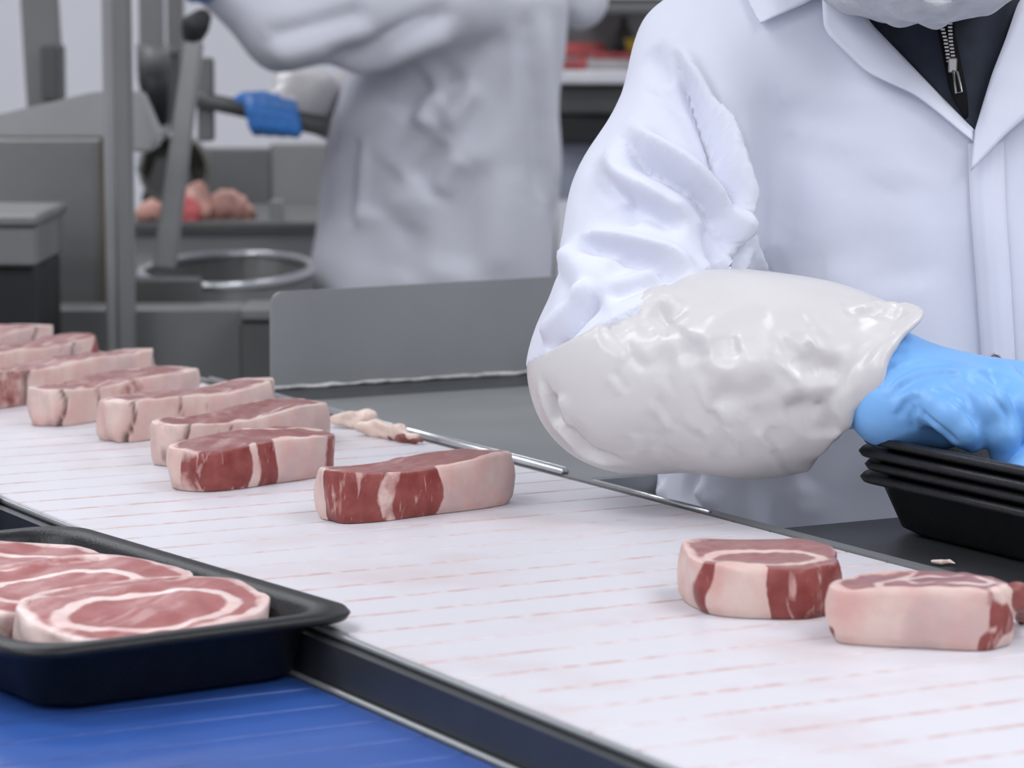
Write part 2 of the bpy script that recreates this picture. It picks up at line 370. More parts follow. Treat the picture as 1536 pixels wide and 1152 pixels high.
# ------------------------------------------------------------------ steel side table with upright plate
t = empty('steel_side_table'); t.rotation_euler.z = BELT_ANG
tag(t, 'grey steel side table with an upright round-cornered plate beside the white belt', 'table')
TZ = BZ - .004; TA0, TA1, TB0, TB1 = 2.29, 2.945, B1 + .009, 1.80; PB0 = TB0 + .018
box('table_top', (TB0, TA0, TZ - .02), (TB1, TA1, TZ), 'steel', t, .002)
PH = .108
pl = [(PB0 + .014 - .014 * math.cos(math.pi / 2 * k / 6), TZ + PH - .014 + .014 * math.sin(math.pi / 2 * k / 6)) for k in range(7)]
prism('upright_plate', [(PB0, TZ), *pl, (TB1, TZ + PH + .004), (TB1, TZ)], 1, TA1 - .004, TA1, 'steel', t)
rnd = random.Random(3)
tube('weld_bead', [(TB0 + .002 + i * .012, TA1 - .0065, TZ + .009 + rnd.uniform(-.0008, .0008)) for i in range(29)], [rnd.uniform(.0012, .0028) for _ in range(29)], 'weld', t, 8)
prism('shade_strip', [(TA1 - .004, TZ), (TA1 - .004, TZ + .008), (TA1 - .02, TZ + .003), (TA1 - .05, TZ + .0005), (TA1 - .05, TZ)], 0, TB0, TB1, 'steel_dark', t)  # dark strip stands in for the shadow and reflection at the plate's foot
for a in (TA0 + .05, TA1 - .05):
    for b in (TB0 + .06, TB1 - .06): box('leg', (b - .02, a - .02, 0), (b + .02, a + .02, TZ - .02), 'steel', t)

t = empty('packing_shelf'); t.rotation_euler.z = BELT_ANG
tag(t, 'dark grey steel shelf under the stack of black trays', 'shelf')
box('shelf_top', (B1 + .0135, 1.10, BZ - .022), (1.60, 1.985, BZ - .002), 'steel_dark', t, .002)
for a in (1.2, 1.9): box('leg', (1.40, a - .02, 0), (1.44, a + .02, BZ - .022), 'steel', t)

# ------------------------------------------------------------------ foam trays
def rrect(w, l, r, n=8):
    r = min(r, w * .49, l * .49); out = []
    for cx, cy, a0 in ((w / 2 - r, l / 2 - r, 0), (-w / 2 + r, l / 2 - r, 90), (-w / 2 + r, -l / 2 + r, 180), (w / 2 - r, -l / 2 + r, 270)):
        for k in range(n + 1):
            a = math.radians(a0 + 90 * k / n); out.append((cx + r * math.cos(a), cy + r * math.sin(a)))
    return out
def tray_mesh(w, l, h, r=.045, slope=.026, lip=.010):
    rows = [(0, slope + .012, r * .6, .0), (0, slope + .004, r * .7, .0012), (0, slope * .85, r * .75, .006), (0, lip + .002, r, h - .010), (0, lip - .002, r, h - .007), (0, .0015, r, h - .006), (0, 0, r, h - .003), (0, .002, r, h), (0, lip - .003, r, h), (0, lip + .002, r, h - .004), (0, slope * .85 + .006, r * .75, .010), (0, slope + .008, r * .7, .005), (0, slope + .022, r * .6, .004)]
    v, f = [], []; n = 0
    for _, ins, rr, z in rows:
        p = rrect(w - 2 * ins, l - 2 * ins, rr); n = len(p); v += [(x, y, z) for x, y in p]
    for i in range(len(rows) - 1):
        for k in range(n): f.append((i * n + k, i * n + (k + 1) % n, (i + 1) * n + (k + 1) % n, (i + 1) * n + k))
    f.append(tuple(range(n - 1, -1, -1))); f.append(tuple((len(rows) - 1) * n + k for k in range(n)))
    return mesh('foam_tray', v, f)
def foam_tray(me, loc, rz, label, group=None, tilt=(0, 0)):
    o = bpy.data.objects.new('foam_tray', me); C.objects.link(o); o.location = tuple(loc); o.rotation_euler = (tilt[0], tilt[1], rz)
    return tag(o, label, 'tray', group)
big = tray_mesh(.262, .40, .042, .04, .024); big.materials.append(MATS['foam']); big.polygons.foreach_set('use_smooth', [True] * len(big.polygons))
TL = .42; TRAY_ANG = BELT_ANG + math.radians(6); tc_ = bp(1.955, .7155, 0)
big2 = tray_mesh(.242, TL, .046, .034, .034, .019); big2.materials.append(MATS['foam']); big2.polygons.foreach_set('use_smooth', [True] * len(big2.polygons))
foam_tray(big2, (tc_[0], tc_[1], BLZ), TRAY_ANG, 'black foam tray on the blue belt packed with three raw steaks')
c2 = onz(14, 737, BLZ + .042)
cc = bp(0, 0, 0); foam_tray(big, (*(c2[:2] + BU * .20 - BV * .128), BLZ), BELT_ANG, 'black foam tray at the left edge, only its rim corner showing behind the packed tray')
st = tray_mesh(.215, .36, .046, .035, .030, .011); st.materials.append(MATS['foam']); st.polygons.foreach_set('use_smooth', [True] * len(st.polygons))
STA, STB = 1.955 - .18, 1.352 + .1075
names = ['lowest black foam tray of the stack on the dark shelf', 'second lowest black foam tray in the stack under the gloved hand', 'second highest black foam tray in the stack under the gloved hand', 'topmost black foam tray of the stack, pressed by the blue glove']
for k in range(4):
    p = bp(STA + (.0, -.003, .001, -.001)[k], STB + (0, .002, -.001, .001)[k], BZ - .002 + .0098 * k)
    foam_tray(st, p, BELT_ANG, names[k], 'stacked empty foam trays', tilt=(0, 0))

# ------------------------------------------------------------------ steaks
def fbm(x, y, seed, o=3):
    v = 0
    for k in range(o):
        g = np.random.default_rng(seed + k)
        for _ in range(4):
            kx, ky = g.normal(size=2) * (2 ** k); v = v + np.sin(kx * x + ky * y + g.uniform(0, 6.28)) / (2.2 ** k) / 2
    return v
def make_steak(name, label, center, ang, L, W, T, side, top, seed, mat='beef', expo=3.2, slits=(), tilt=(0, 0), bulge=.05, dip=0.0, group='raw steaks on the white belt', taper=0.0, spots=()):
    """side: stops (position around the rim, fatness); position 0..1 is the front face from left to right, 1..2 the back from right to left"""
    n, rows, rings = 200, 9, 16; g = np.random.default_rng(seed)
    th = np.linspace(0, 2 * np.pi, n, endpoint=False); ph = [g.uniform(0, 6.28) for _ in range(6)]
    c, s = np.cos(th), np.sin(th); rr = (np.abs(c) ** expo + np.abs(s) ** expo) ** (-1 / expo)
    rr = rr * (1 + bulge * (.5 * np.sin(2 * th + ph[0]) + .4 * np.sin(3 * th + ph[1]) + .22 * np.sin(5 * th + ph[2]) + .12 * np.sin(9 * th + ph[3]) + .07 * np.sin(17 * th + ph[4])))
    ox, oy = rr * c * L / 2, rr * s * W / 2; oy = oy * (1 - taper * ox / (L / 2))
    xn = ox / np.abs(ox).max(); pos = np.where(s < 0, (xn + 1) / 2, 2 - (xn + 1) / 2)
    sp = np.array(sorted(side)); 
    V, fat, slit = [], [], []
    zz = [0, .004 / T, *np.linspace(.18, .86, rows - 4), .955, 1.0]
    ins = [.0025, .0004, *[-.0012 * math.sin(math.pi * q) for q in np.linspace(.1, .9, rows - 4)], .0002, .0018]
    zt = lambda x, y: T * (1 + .05 * np.sin(x * 38 + ph[5]) + .03 * np.sin(y * 60 + ph[1])) + dip * (x / L) ** 2
    for q, iz in zip(zz, ins):
        k = 1 - iz / np.maximum(np.hypot(ox, oy), .01); x, y = ox * k, oy * k
        rg = 1 + .010 * fbm(th * 5, np.full(n, q * 3.0), seed + 40) * (L / W > 1.3); x = (x + .0012 * np.sin(q * 5 + th * 7 + ph[2])) * rg; y = y * rg; z = q * zt(x, y) if q > .5 else q * T * np.ones(n)
        V.append(np.stack([x, y, z], 1)); wob = pos + .018 * np.sin(q * 4 + seed + pos * 9)
        fv = np.interp(wob, sp[:, 0], sp[:, 1]); sl = np.zeros(n)
        for (p0, z0, rp, rz_) in spots: fv = fv * np.clip(((pos - p0) / rp) ** 2 + ((q - z0) / rz_) ** 2 - .3, 0, 1)
        fat.append(fv)
        for (p0, wd, zlo) in slits:
            if q > zlo: sl = np.maximum(sl, np.clip(1.4 - np.abs(wob + .004 * math.sin(5 * q + p0 * 30) - p0) / wd, 0, 1) * .9)
        V[-1][:, :2] *= (1 - .035 * sl)[:, None]
        slit.append(sl)
    edgefat = fat[-1]
    def topfat(x, y, f):   # f: 1 at the rim, 0 at the middle
        X, Y = x / (L / 2), y / (W / 2); w = .25 * fbm(X * 1.6, Y * 1.6, seed)
        v = top(X, Y, w); rim = np.clip((f - .88) / .10, 0, 1)
        return v * (1 - rim) + rim * edgefat
    for r in range(1, rings + 1):
        f = 1 - r / (rings + .001); k = f * (1 - .0035 / np.maximum(np.hypot(ox, oy), .01)); x, y = ox * k, oy * k
        V.append(np.stack([x, y, zt(x, y) + .0012 * fbm(x * 90, y * 90, seed + 9)], 1)); fat.append(topfat(x, y, f)); slit.append(np.zeros(n))
    R = len(V); V = np.concatenate(V); fat = np.concatenate(fat); slit = np.concatenate(slit)
    i = np.arange(R - 1)[:, None]; k = np.arange(n)[None, :]
    Fq = np.stack([i * n + k, i * n + (k + 1) % n, (i + 1) * n + (k + 1) % n, (i + 1) * n + k], -1).reshape(-1, 4)
    root = empty(name, center, ang); root.rotation_euler = (tilt[0], tilt[1], ang); tag(root, label, 'steak', group)
    ff = fat[Fq].mean(1) > .45
    for part, msk in (('fat', ff), ('lean_meat', ~ff)):
        q = Fq[msk]
        if not len(q): continue
        used, inv = np.unique(q, return_inverse=True); q2 = inv.reshape(q.shape)
        faces = q2.tolist()
        if part == 'lean_meat' or not (~ff).any():
            pass
        me = mesh(part, V[used], faces)
        cutf = np.zeros(len(V)); cutf[(len(zz) - 1) * n:] = 1
        for an, av in (('fat', fat), ('slit', slit), ('cut', cutf)):
            at = me.attributes.new(an, 'FLOAT', 'POINT'); at.data.foreach_set('value', av[used].astype(np.float32))
        link(part, me, mat, root)
    return root
def front_steak(P1, P2, W, T, **kw):
    a, b = onz(*P1, BZ), onz(*P2, BZ); d = (b - a)[:2]; L = np.hypot(*d); d /= L; nn = np.array([-d[1], d[0]])
    cxy = (a + b)[:2] / 2 + nn * W / 2
    return make_steak(center=(*cxy, BZ + .0005), ang=math.atan2(d[1], d[0]), L=L * 1.03, W=W, T=T, **kw)
# surface patterns of the cut face: fatness by position
def pat_eye(ex, ey, rx, ry, seam=.9):
    def f(X, Y, w):
        d = np.sqrt(((X - ex) / rx) ** 2 + ((Y - ey) / ry) ** 2) + w * .5
        return np.clip(1 - np.abs(d - 1) / .22, 0, 1) * seam
    return f
def pat_plain(level=.05): return lambda X, Y, w: np.clip(level + w * .25, 0, 1)
def pat_edge(y0, level=.9):      # fat along the far side
    return lambda X, Y, w: np.clip((Y + w * .6 - y0) / .12, 0, 1) * level
def pat_mix(*fs): return lambda X, Y, w: np.maximum.reduce([f(X, Y, w) for f in fs])
back = [(1.05, .9), (1.5, .2), (2.0, .8)]
make = front_steak
make((532, 789), (782, 757), .066, .0375, name='raw_steak', label='thick raw steak alone mid-belt, left half of its side red, right half cream fat', side=[(0, .3), (.012, .42), (.02, .1), (.035, .45), (.05, .02), (.17, .02), (.19, .6), (.26, .5), (.28, .02), (.33, .25), (.36, .02), (.40, .3), (.43, .02), (.48, .05), (.52, .95), (.85, .95), (.93, .7), (1.0, .85), *back], top=pat_mix(pat_plain(.0), pat_edge(.8, .6)), seed=11, expo=4.2, bulge=.03, slits=((.985, .006, -1),), dip=.006)
make((314, 742), (520, 711), .062, .036, name='raw_steak', label='raw steak behind the lone one, red left side, white fat centre, purple right corner', side=[(0, .6), (.02, .5), (.04, .2), (.06, .45), (.08, 0), (.29, .05), (.32, .75), (.36, .6), (.38, 0), (.46, .05), (.50, 1), (.80, 1), (.88, .1), (.98, .2), (1.0, .85), *back], top=pat_mix(pat_plain(.05), pat_eye(.9, .9, .7, .6, .8)), seed=12, expo=3.6, bulge=.04)
make((286, 703), (508, 660), .055, .035, name='raw_steak', label='raw steak tucked tight behind the red-sided one, pale fat end sticking out right', side=[(0, .75), (.05, .9), (.93, .92), (1.0, .9), *back], top=pat_mix(pat_plain(.08), pat_edge(-.2, .0), pat_eye(.55, -.9, .6, .35, .9)), seed=13, expo=4.2, bulge=.03, slits=((.03, .008, -1), (.17, .006, .3), (.26, .005, .4), (.97, .008, -1)), dip=.004)
make((196, 666), (424, 630), .055, .0345, name='raw_steak', label='fourth raw steak from the front of the row, pink fat side with short slit', side=[(0, .8), (.08, .92), (.42, .9), (.5, .6), (.56, .92), (1.0, .95), *back], top=pat_mix(pat_plain(.12), pat_eye(.2, -.9, .8, .3, .7)), seed=14, expo=4.2, bulge=.03, slits=((.04, .009, -1), (.33, .007, -1), (.985, .010, -1)), dip=.008)
make((100, 642), (312, 602), .055, .034, name='raw_steak', label='fifth raw steak from the front of the row, grey-pink side with tall slit', side=[(0, .85), (.25, .9), (.42, .5), (.5, .55), (.6, .92), (1.0, .95), *back], top=pat_mix(pat_plain(.15), pat_eye(.1, -.6, .8, .4, .7)), seed=15, expo=4.2, bulge=.03, slits=((.03, .008, -1), (.24, .008, -1), (.98, .006, -1)), dip=.006)
make((-30, 620), (239, 574), .055, .034, name='raw_steak', label='sixth raw steak from the front of the row, purple-grey left end', side=[(0, .5), (.24, .45), (.28, .9), (.9, .95), (1.0, 1), *back], top=pat_mix(pat_plain(.2), pat_eye(0, -.6, .8, .4, .7)), seed=16, expo=4.2, bulge=.03, slits=((.26, .012, -1), (.99, .012, -1)), dip=.006)
make((-95, 594), (160, 550), .052, .033, name='raw_steak', label='seventh raw steak of the row, bright red tip at its right end', side=[(0, .9), (.7, .92), (.9, .95), (.93, .1), (1.0, 0), (1.1, .1), (1.5, .2), (2, .8)], top=pat_mix(pat_plain(.2), pat_eye(0, -.6, .9, .4, .7)), seed=17, expo=4.2, bulge=.03, slits=((.74, .006, .2), (.80, .006, .2)))
make((-165, 572), (89, 531), .052, .033, name='raw_steak', label='farthest raw steak of the row, at the left edge of the photo', side=[(0, .8), (.5, .85), (.9, .95), (1.0, 1), *back], top=pat_mix(pat_plain(.2), pat_eye(0, -.6, .8, .4, .7)), seed=18, expo=4.2, bulge=.03, slits=((.84, .006, .1),))
make((1050, 932), (1272, 929), .118, .0345, name='raw_steak', label='round raw steak at the right of the belt, pale fat side with red right end', side=[(0, .75), (.04, .85), (.07, .15), (.11, .2), (.14, .98), (.45, 1), (.48, .04), (.74, .05), (.78, .4), (.84, .1), (1.0, .45), (1.3, .2), (1.6, .1), (2, .75)], top=pat_mix(pat_plain(.02), pat_eye(-.05, -.30, .78, .52, .95), lambda X, Y, w: np.clip(1 - np.abs(Y - .62 + .3 * X + w * .4) / .10, 0, 1) * .4), seed=19, expo=2.7, bulge=.06)
make((1233, 962), (1478, 986), .078, .036, name='raw_steak', label='rightmost raw steak, whole side a broad band of pale fat', side=[(0, .7), (.06, .95), (.80, 1), (.90, .75), (.95, .5), (1.0, .9), (1.05, .6), (1.2, .1), (1.6, .3), (2, .8)], top=pat_mix(pat_plain(.0), pat_eye(.25, .1, .55, .5, .9), lambda X, Y, w: np.clip(1 - np.abs(X + .35 + w * .5) / .14, 0, 1) * .8), seed=20, expo=3.4, bulge=.03, dip=-.006, taper=.3, spots=((.93, .12, .05, .22), (.985, .5, .02, .3), (.10, .2, .03, .12), (.955, .62, .02, .15)))
# ragged scrap hanging at the rightmost steak's end
def blob(name, label, cat, chainpts, mat, seed, h=.0014, amp=.0012, parent=None, k=.006):
    lo = np.min([np.array(p) - r for p, r in chainpts], 0) - .006; hi = np.max([np.array(p) + r for p, r in chainpts], 0) + .006
    V, Fq = nets(lambda P: chain(P, chainpts, k), lo, hi, h); V = smooth(V, Fq, 2); V = V + normals(V, Fq) * waves(V, amp, 220, seed)[:, None]
    o = from_np(name, V, Fq, mat, parent)
    if label: tag(o, label, cat)
    return o
q = lambda x, y, z: onz(x, y, z)
blob('meat_scrap', 'small ragged red meat scrap at the end of the rightmost steak', 'meat scrap', [(q(1508, 900, BZ + .028), .006), (q(1524, 893, BZ + .030), .007), (q(1540, 905, BZ + .022), .005), (q(1532, 918, BZ + .010), .005), (q(1534, 925, BZ + .004), .0042)], 'lean_trim', 5)
blob('fat_scrap', 'pale strip of trimmed fat lying along the rail behind the steaks', 'fat scrap', [(q(500, 628, BZ + .008), .005), (q(530, 630, BZ + .008), .0075), (q(552, 628, BZ + .008), .0075), (q(557, 625, BZ + .012), .006)], 'fat_trim', 6)
fs = empty('fat_scrap', (0, 0, 0)); tag(fs, 'pale fat strip with a dark meaty end, next to the table edge', 'fat scrap')
blob('fat', None, None, [(q(541, 640, BZ + .008), .006), (q(565, 643, BZ + .007), .0075), (q(600, 650, BZ + .007), .006), (q(625, 655, BZ + .007), .003)], 'fat_trim', 7, parent=fs)
blob('lean_meat', None, None, [(q(580, 652, BZ + .004), .0025), (q(605, 657, BZ + .004), .0035), (q(632, 661, BZ + .004), .003)], 'lean_trim', 8, parent=fs)
blob('fat_crumb', 'tiny pale crumb of fat on the dark shelf before the tray stack', 'fat scrap', [(q(1398, 842, BZ + .0005), .0012), (q(1412, 843, BZ + .001), .0016), (q(1424, 842, BZ + .001), .0016), (q(1432, 845, BZ + .0005), .0011)], 'fat_trim', 9, h=.0006, amp=.0004, k=.001)

# steaks packed in the tray, shingled and leaning
def tray_steak(ly, lx, z, L, W, T, dang, tx, ty, seed, label, top, side):
    ca, sa = math.cos(TRAY_ANG), math.sin(TRAY_ANG); p = (tc_[0] + lx * ca - ly * sa, tc_[1] + lx * sa + ly * ca)
    return make_steak('packed_steak', label, (p[0], p[1], z), TRAY_ANG + dang, L, W, T, side, top, seed, mat='beef_tray', expo=2.5, bulge=.06, tilt=(tx, ty), group='steaks packed in the black tray', taper=.12)
sd = [(0, .7), (.15, .5), (.3, .85), (.6, .7), (.85, .9), (1, .7), (1.5, .5), (2, .7)]
t1 = pat_mix(pat_plain(.06), pat_eye(-.05, -.15, .68, .52, .95), lambda X, Y, w: np.clip(1 - np.abs(Y - .72 + w * .3) / .10, 0, 1) * .55)
F0 = -TL / 2 + .028 + .062
tray_steak(F0 + .008, .012, BLZ + .020, .170, .112, .027, math.radians(-2), math.radians(7), 0, 31, 'front packed steak in the black tray, broad pink cut face ringed with fat', t1, sd)
tray_steak(F0 + .098, .002, BLZ + .022, .170, .114, .027, math.radians(-1), math.radians(7), 0, 32, 'middle packed steak in the black tray, partly under the front one', t1, sd)
tray_steak(F0 + .190, -.004, BLZ + .022, .164, .110, .027, math.radians(0), math.radians(7), 0, 33, 'rear packed steak in the black tray, showing only its right end', t1, sd)

# ------------------------------------------------------------------ people
def person_body(name_parent, joints, head, yaw=0, tiltx=0, foot=None, h=.009):
    """one continuous body: head with face, neck, trunk, arms, legs"""
    hc = np.array(head, float)
    def f(P):
        d = chain(P, joints['spine'], .06)
        for k in ('arm_r', 'arm_l', 'leg_r', 'leg_l'): d = smin(d, chain(P, joints[k], .03), .03)
        cy, sy, ct, st_ = math.cos(yaw), math.sin(yaw), math.cos(tiltx), math.sin(tiltx)
        X, Y, Z = P[0] - hc[0], P[1] - hc[1], P[2] - hc[2]
        x = X * cy + Y * sy; y0 = -X * sy + Y * cy; y = y0 * ct + Z * st_; z = -y0 * st_ + Z * ct
        Q = (x, y, z)                                        # face looks along -y
        hd = smin(ell(Q, (0, .01, .03), (.077, .098, .105)), ell(Q, (0, -.03, -.06), (.056, .062, .065)), .04)
        hd = smin(hd, cone(Q, (0, -.088, .012), (0, -.112, -.028), .009, .014), .012)      # nose
        hd = smin(hd, cone(Q, (-.02, -.088, -.062), (.02, -.088, -.062), .007, .007), .008)  # lips
        for s in (-1, 1):
            hd = np.maximum(hd, -ell(Q, (s * .031, -.098, .018), (.017, .014, .010)))
            hd = smin(hd, cone(Q, (s * .012, -.088, .036), (s * .048, -.080, .036), .006, .006), .01)
            hd = smin(hd, ell(Q, (s * .080, .012, .0), (.009, .020, .032)), .008)
        return smin(d, hd, .03)
    allp = np.array([p for k in joints for p, r in joints[k]] + [hc]); lo = allp.min(0) - .16; hi = allp.max(0) + .17
    V, Fq = nets(f, lo, hi, h); V = smooth(V, Fq, 1)
    return from_np('body', V, Fq, 'skin', name_parent)

def eyes(root, hc, yaw, tilt):
    for s in (-1, 1):
        out = []
        for y in (-.0735, -.0813):
            x, z = s * .031, .018; y0 = y * math.cos(tilt) - z * math.sin(tilt); Z = y * math.sin(tilt) + z * math.cos(tilt)
            out.append((hc[0] + x * math.cos(yaw) - y0 * math.sin(yaw), hc[1] + x * math.sin(yaw) + y0 * math.cos(yaw), hc[2] + Z))
        for nm, p, r, m in (('eye', out[0], .0110, 'eye_white'), ('iris', out[1], .0052, 'eye_dark')):
            bm = bmesh.new(); bmesh.ops.create_uvsphere(bm, u_segments=14, v_segments=10, radius=r); me = bpy.data.meshes.new(nm); bm.to_mesh(me); bm.free()
            o = link(nm, me, m); o.location = p; adopt(o, root)
# ---- the worker at the packing shelf
W1 = empty('person', (.42, 2.66, 0)); tag(W1, 'person in white coat with clear sleeve cover and blue glove, pressing on black trays', 'person')
inv1 = Matrix.Translation((-.42, -2.66, 0))
def adopt(o, root):       # parent keeping the place in the world
    o.parent = root; o.matrix_parent_inverse = root.matrix_basis.inverted(); return o
def wp(x, y, Y): return ony(x, y, Y)
SH_R, EL_R, WR_R = wp(1078, 105, 2.60), wp(950, 553, 2.455), wp(1325, 574, 2.375)
MID_R = wp(1005, 330, 2.53)
cx = lambda x, Y=2.62: (x - 768) / F_PX * Y
slices = [(.52, .44, 2.68, .30, .19), (.80, .425, 2.675, .285, .165), (.97, cx(1500), 2.665, .277, .160), (1.10, cx(1492), 2.66, .262, .160), (1.22, cx(1470), 2.655, .255, .152), (1.32, cx(1448), 2.65, .245, .138), (1.385, cx(1435), 2.645, .215, .112), (1.43, cx(1425), 2.64, .14, .082)]
SH_L = wp(1790, 100, 2.62); EL_L = wp(1880, 560, 2.52); WR_L = wp(1690, 640, 2.36)
def coat_sdf(P):
    d = column(P, slices)
    d = smin(d, cone(P, wp(1300, -20, 2.64), SH_R, .075, .072), .05); d = smin(d, cone(P, wp(1560, -20, 2.64), SH_L, .075, .072), .05)
    a = chain(P, [(SH_R, .066), (MID_R, .077), (EL_R, .076)], .03); a = smin(a, chain(P, [(EL_R, .076), (wp(1130, 560, 2.42), .064), (wp(1270, 570, 2.39), .046)], .03), .03)
    d = smin(d, a, .014)
    b = chain(P, [(SH_L, .070), (wp(1850, 330, 2.57), .076), (EL_L, .076), (wp(1740, 620, 2.42), .055), (WR_L, .04)], .03)
    return smin(d, b, .022)
V, Fq = nets(coat_sdf, (-.02, 2.26, .50), (.86, 2.90, 1.53), .0036)
V = smooth(V, Fq, 3)
N_ = normals(V, Fq); V = V + N_ * waves(V, .0022, 28, 3, squash=(1.2, 1, .8))[:, None]
folds = [
    ([(1005, 69), (1022, 109), (1047, 163), (1072, 218), (1089, 282), (1109, 336), (1116, 352)], .0055, .016, .8),
    ([(1077, 143), (1097, 198), (1111, 257), (1121, 292), (1116, 341), (1109, 425)], .0055, .015, -.7),
    ([(1121, 290), (1134, 346), (1150, 430)], .005, .013, -.7),
    ([(925, 190), (963, 237), (1012, 262), (1052, 292), (1082, 331), (1102, 376), (1109, 425)], .0075, .017, .9),
    ([(885, 240), (913, 282), (953, 302), (998, 326), (1035, 348)], .0085, .012, .9),
    ([(860, 372), (899, 376), (943, 381), (988, 391), (1035, 425)], .0075, .012, .9),
    ([(1062, 325), (1077, 376), (1097, 425)], .007, .008, .6),
    ([(905, 435), (869, 470), (815, 530)], .006, .012, -.9),
    ([(1010, 408), (960, 425), (904, 448)], .006, .007, -.6),
    ([(835, 395), (850, 430), (845, 470)], .010, .005, .6),
    ([(960, 130), (985, 145), (1030, 172)], .003, .0022, .3),
    ([(930, 290), (945, 315), (960, 330)], .010, .006, .5),
    ([(975, 70), (985, 100), (1000, 130)], .012, .005, .5),
    ([(1000, 706), (985, 735), (975, 765)], .007, .008, .6),
    ([(1050, 700), (1025, 740), (1060, 790)], .010, .009, .8),
    ([(1180, 690), (1150, 740), (1170, 800)], .014, .007, .6),
    ([(838, 392), (880, 398), (930, 404)], .020, -.010, 0),
    ([(1250, 200), (1230, 300), (1245, 430)], .045, .004, .2),
    ([(1180, 120), (1165, 230), (1180, 380)], .035, .004, .2),
    ([(1340, 250), (1330, 340), (1350, 450)], .035, .003, .2),
]
V = sculpt(V, Fq, [(l_, w_ * .95, d_ * 1.2, p_) for l_, w_, d_, p_ in folds])
# the open neck of the coat is pressed in where the jacket shows
VN = np.array([(1290, 20), (1462, 200), (1535, -20), (1500, -80), (1300, -80)], float)
rel = V - CAM; dep = rel @ Fv; px = 768 + F_PX * rel[:, 0] / dep; py = 576 - F_PX * (rel @ Uv) / dep
ins = np.zeros(len(V), bool)
for (x1, y1), (x2, y2) in zip(VN, np.roll(VN, -1, 0)):
    cr = ((y1 > py) != (y2 > py)) & (px < (x2 - x1) * (py - y1) / (y2 - y1 + 1e-9) + x1); ins ^= cr
ins &= V[:, 1] < 2.63
V[ins, 1] += .012
A0, A1 = np.array(wp(815, 530, 2.40)), np.array(wp(1045, 408, 2.40))
e_ = A1 - A0; cutn = np.cross(e_, Fv); cutn /= np.linalg.norm(cutn)
if cutn[2] > 0: cutn = -cutn
da = chain(tuple(V.T), [(EL_R, .0), (wp(1270, 570, 2.39), .0)]); under = ((V - A0) @ cutn > .003) & (da < .095)
V[under] -= normals(V, Fq)[under] * .007 * np.clip((.095 - da[under]) / .012, 0, 1)[:, None]
coat = from_np('coat', V, Fq, 'cloth', None); ctree = bvh(V, Fq); adopt(coat, W1)
jk = ribbon('jacket', ctree, [(1285, -50), (1290, 20), (1380, 110), (1462, 204)], [(1545, -50), (1520, 30), (1495, 110), (1464, 204)], 'jacket', None, 26, 14, lambda s, t: .006 + .004 * math.sin(math.pi * t), .003)
adopt(jk, W1)
lap_l = [(1232, -40), (1236, 45), (1300, 108), (1372, 140), (1420, 178), (1462, 214)]; v_l = [(1290, -40), (1300, 28), (1352, 82), (1400, 132), (1435, 168), (1463, 196)]
l1 = ribbon('lapel', ctree, lap_l, v_l, 'cloth', None, 40, 10, lambda s, t: (.012 + .010 * math.sin(math.pi * min(1, s * 1.3))) * (1 - .35 * t) if s < .97 else .012, .002, 4)
l2 = ribbon('lapel', ctree, [(1536 + 60, -30), (1530, -5), (1508, 60), (1488, 110), (1462, 196)], [(1700, 40), (1640, 100), (1560, 158), (1510, 200), (1456, 256)], 'cloth', None, 40, 10, lambda s, t: .014 + .006 * t, .002, 4)
col = ribbon('collar', ctree, [(1090, -90), (1118, -10), (1137, 31)], [(1260, -80), (1225, -4), (1140, 33)], 'cloth', None, 20, 10, lambda s, t: .012 + .004 * t, .002, 4)
plk = ribbon('placket', ctree, [(1452, 216), (1455, 300), (1464, 420), (1474, 560), (1480, 700)], [(1506, 206), (1508, 300), (1516, 420), (1524, 560), (1530, 700)], 'cloth', None, 40, 8, lambda s, t: .006 + (.002 if .15 < t < .85 else -.001), .002, 2)
for o in (l1, l2, col, plk): adopt(o, W1); 
for o in (l1, l2, col, plk):
    o.parent = coat; o.matrix_parent_inverse = Matrix()
# snap button
p, nn = hit(ctree, 1492, 542); p = ony(1492, 542, p[1] - .0095); ring = [(p[0] + .0048 * math.cos(a), p[1], p[2] + .0058 * math.sin(a)) for a in np.linspace(0, 2 * np.pi, 20, endpoint=False)]
sb = tube('snap_button', ring, .0011, 'snap', None, 8, True); sb.parent = coat
# zipper: dark tape, teeth, slider and pull tab
def ztree(x, y, o): h_, _ = hit(ctree, x, y); return ony(x, y, h_[1] - o)
zl = [(1412, -30), (1418, 40), (1428, 90), (1438, 140), (1450, 178)]
tape = ribbon('zipper_tape', ctree, [(x - 13, y) for x, y in zl[:-1]] + [(1447, 178)], [(x + 13, y) for x, y in zl[:-1]] + [(1453, 178)], 'zip', None, 24, 5, lambda s, t: .0105, .001); tape.parent = jk
jk.matrix_parent_inverse = Matrix.Translation((-.42, -2.66, 0))
tv, tf = [], []
for i, (x, y) in enumerate(resample([(1415, -20), (1419, 40), (1427, 92)], 22)):
    for s in (-1, 1):
        spread = 4 + 9 * max(0, (60 - y) / 90); c_ = ztree(x + s * spread, y + (2 if s > 0 else 0), .0150); b0 = len(tv)
        for dx in (-.0016, .0016):
            for dy in (-.001, .001):
                for dz in (-.0007, .0007): tv.append(c_ + np.array([dx, dy, dz]))
        tf += [tuple(b0 + k for k in qd) for qd in ((0, 1, 3, 2), (4, 6, 7, 5), (0, 4, 5, 1), (2, 3, 7, 6), (0, 2, 6, 4), (1, 5, 7, 3))]
zt_ = link('zipper_teeth', mesh('zipper_teeth', tv, tf), 'zip_metal', jk, False); zt_['kind'] = 'stuff'
s0 = ztree(1429, 98, .0165); sl_ = link('zipper_slider', box_mesh('slider', s0 - [.0035, .002, .006], s0 + [.0035, .002, .006], .001), 'zip_metal', jk, False)
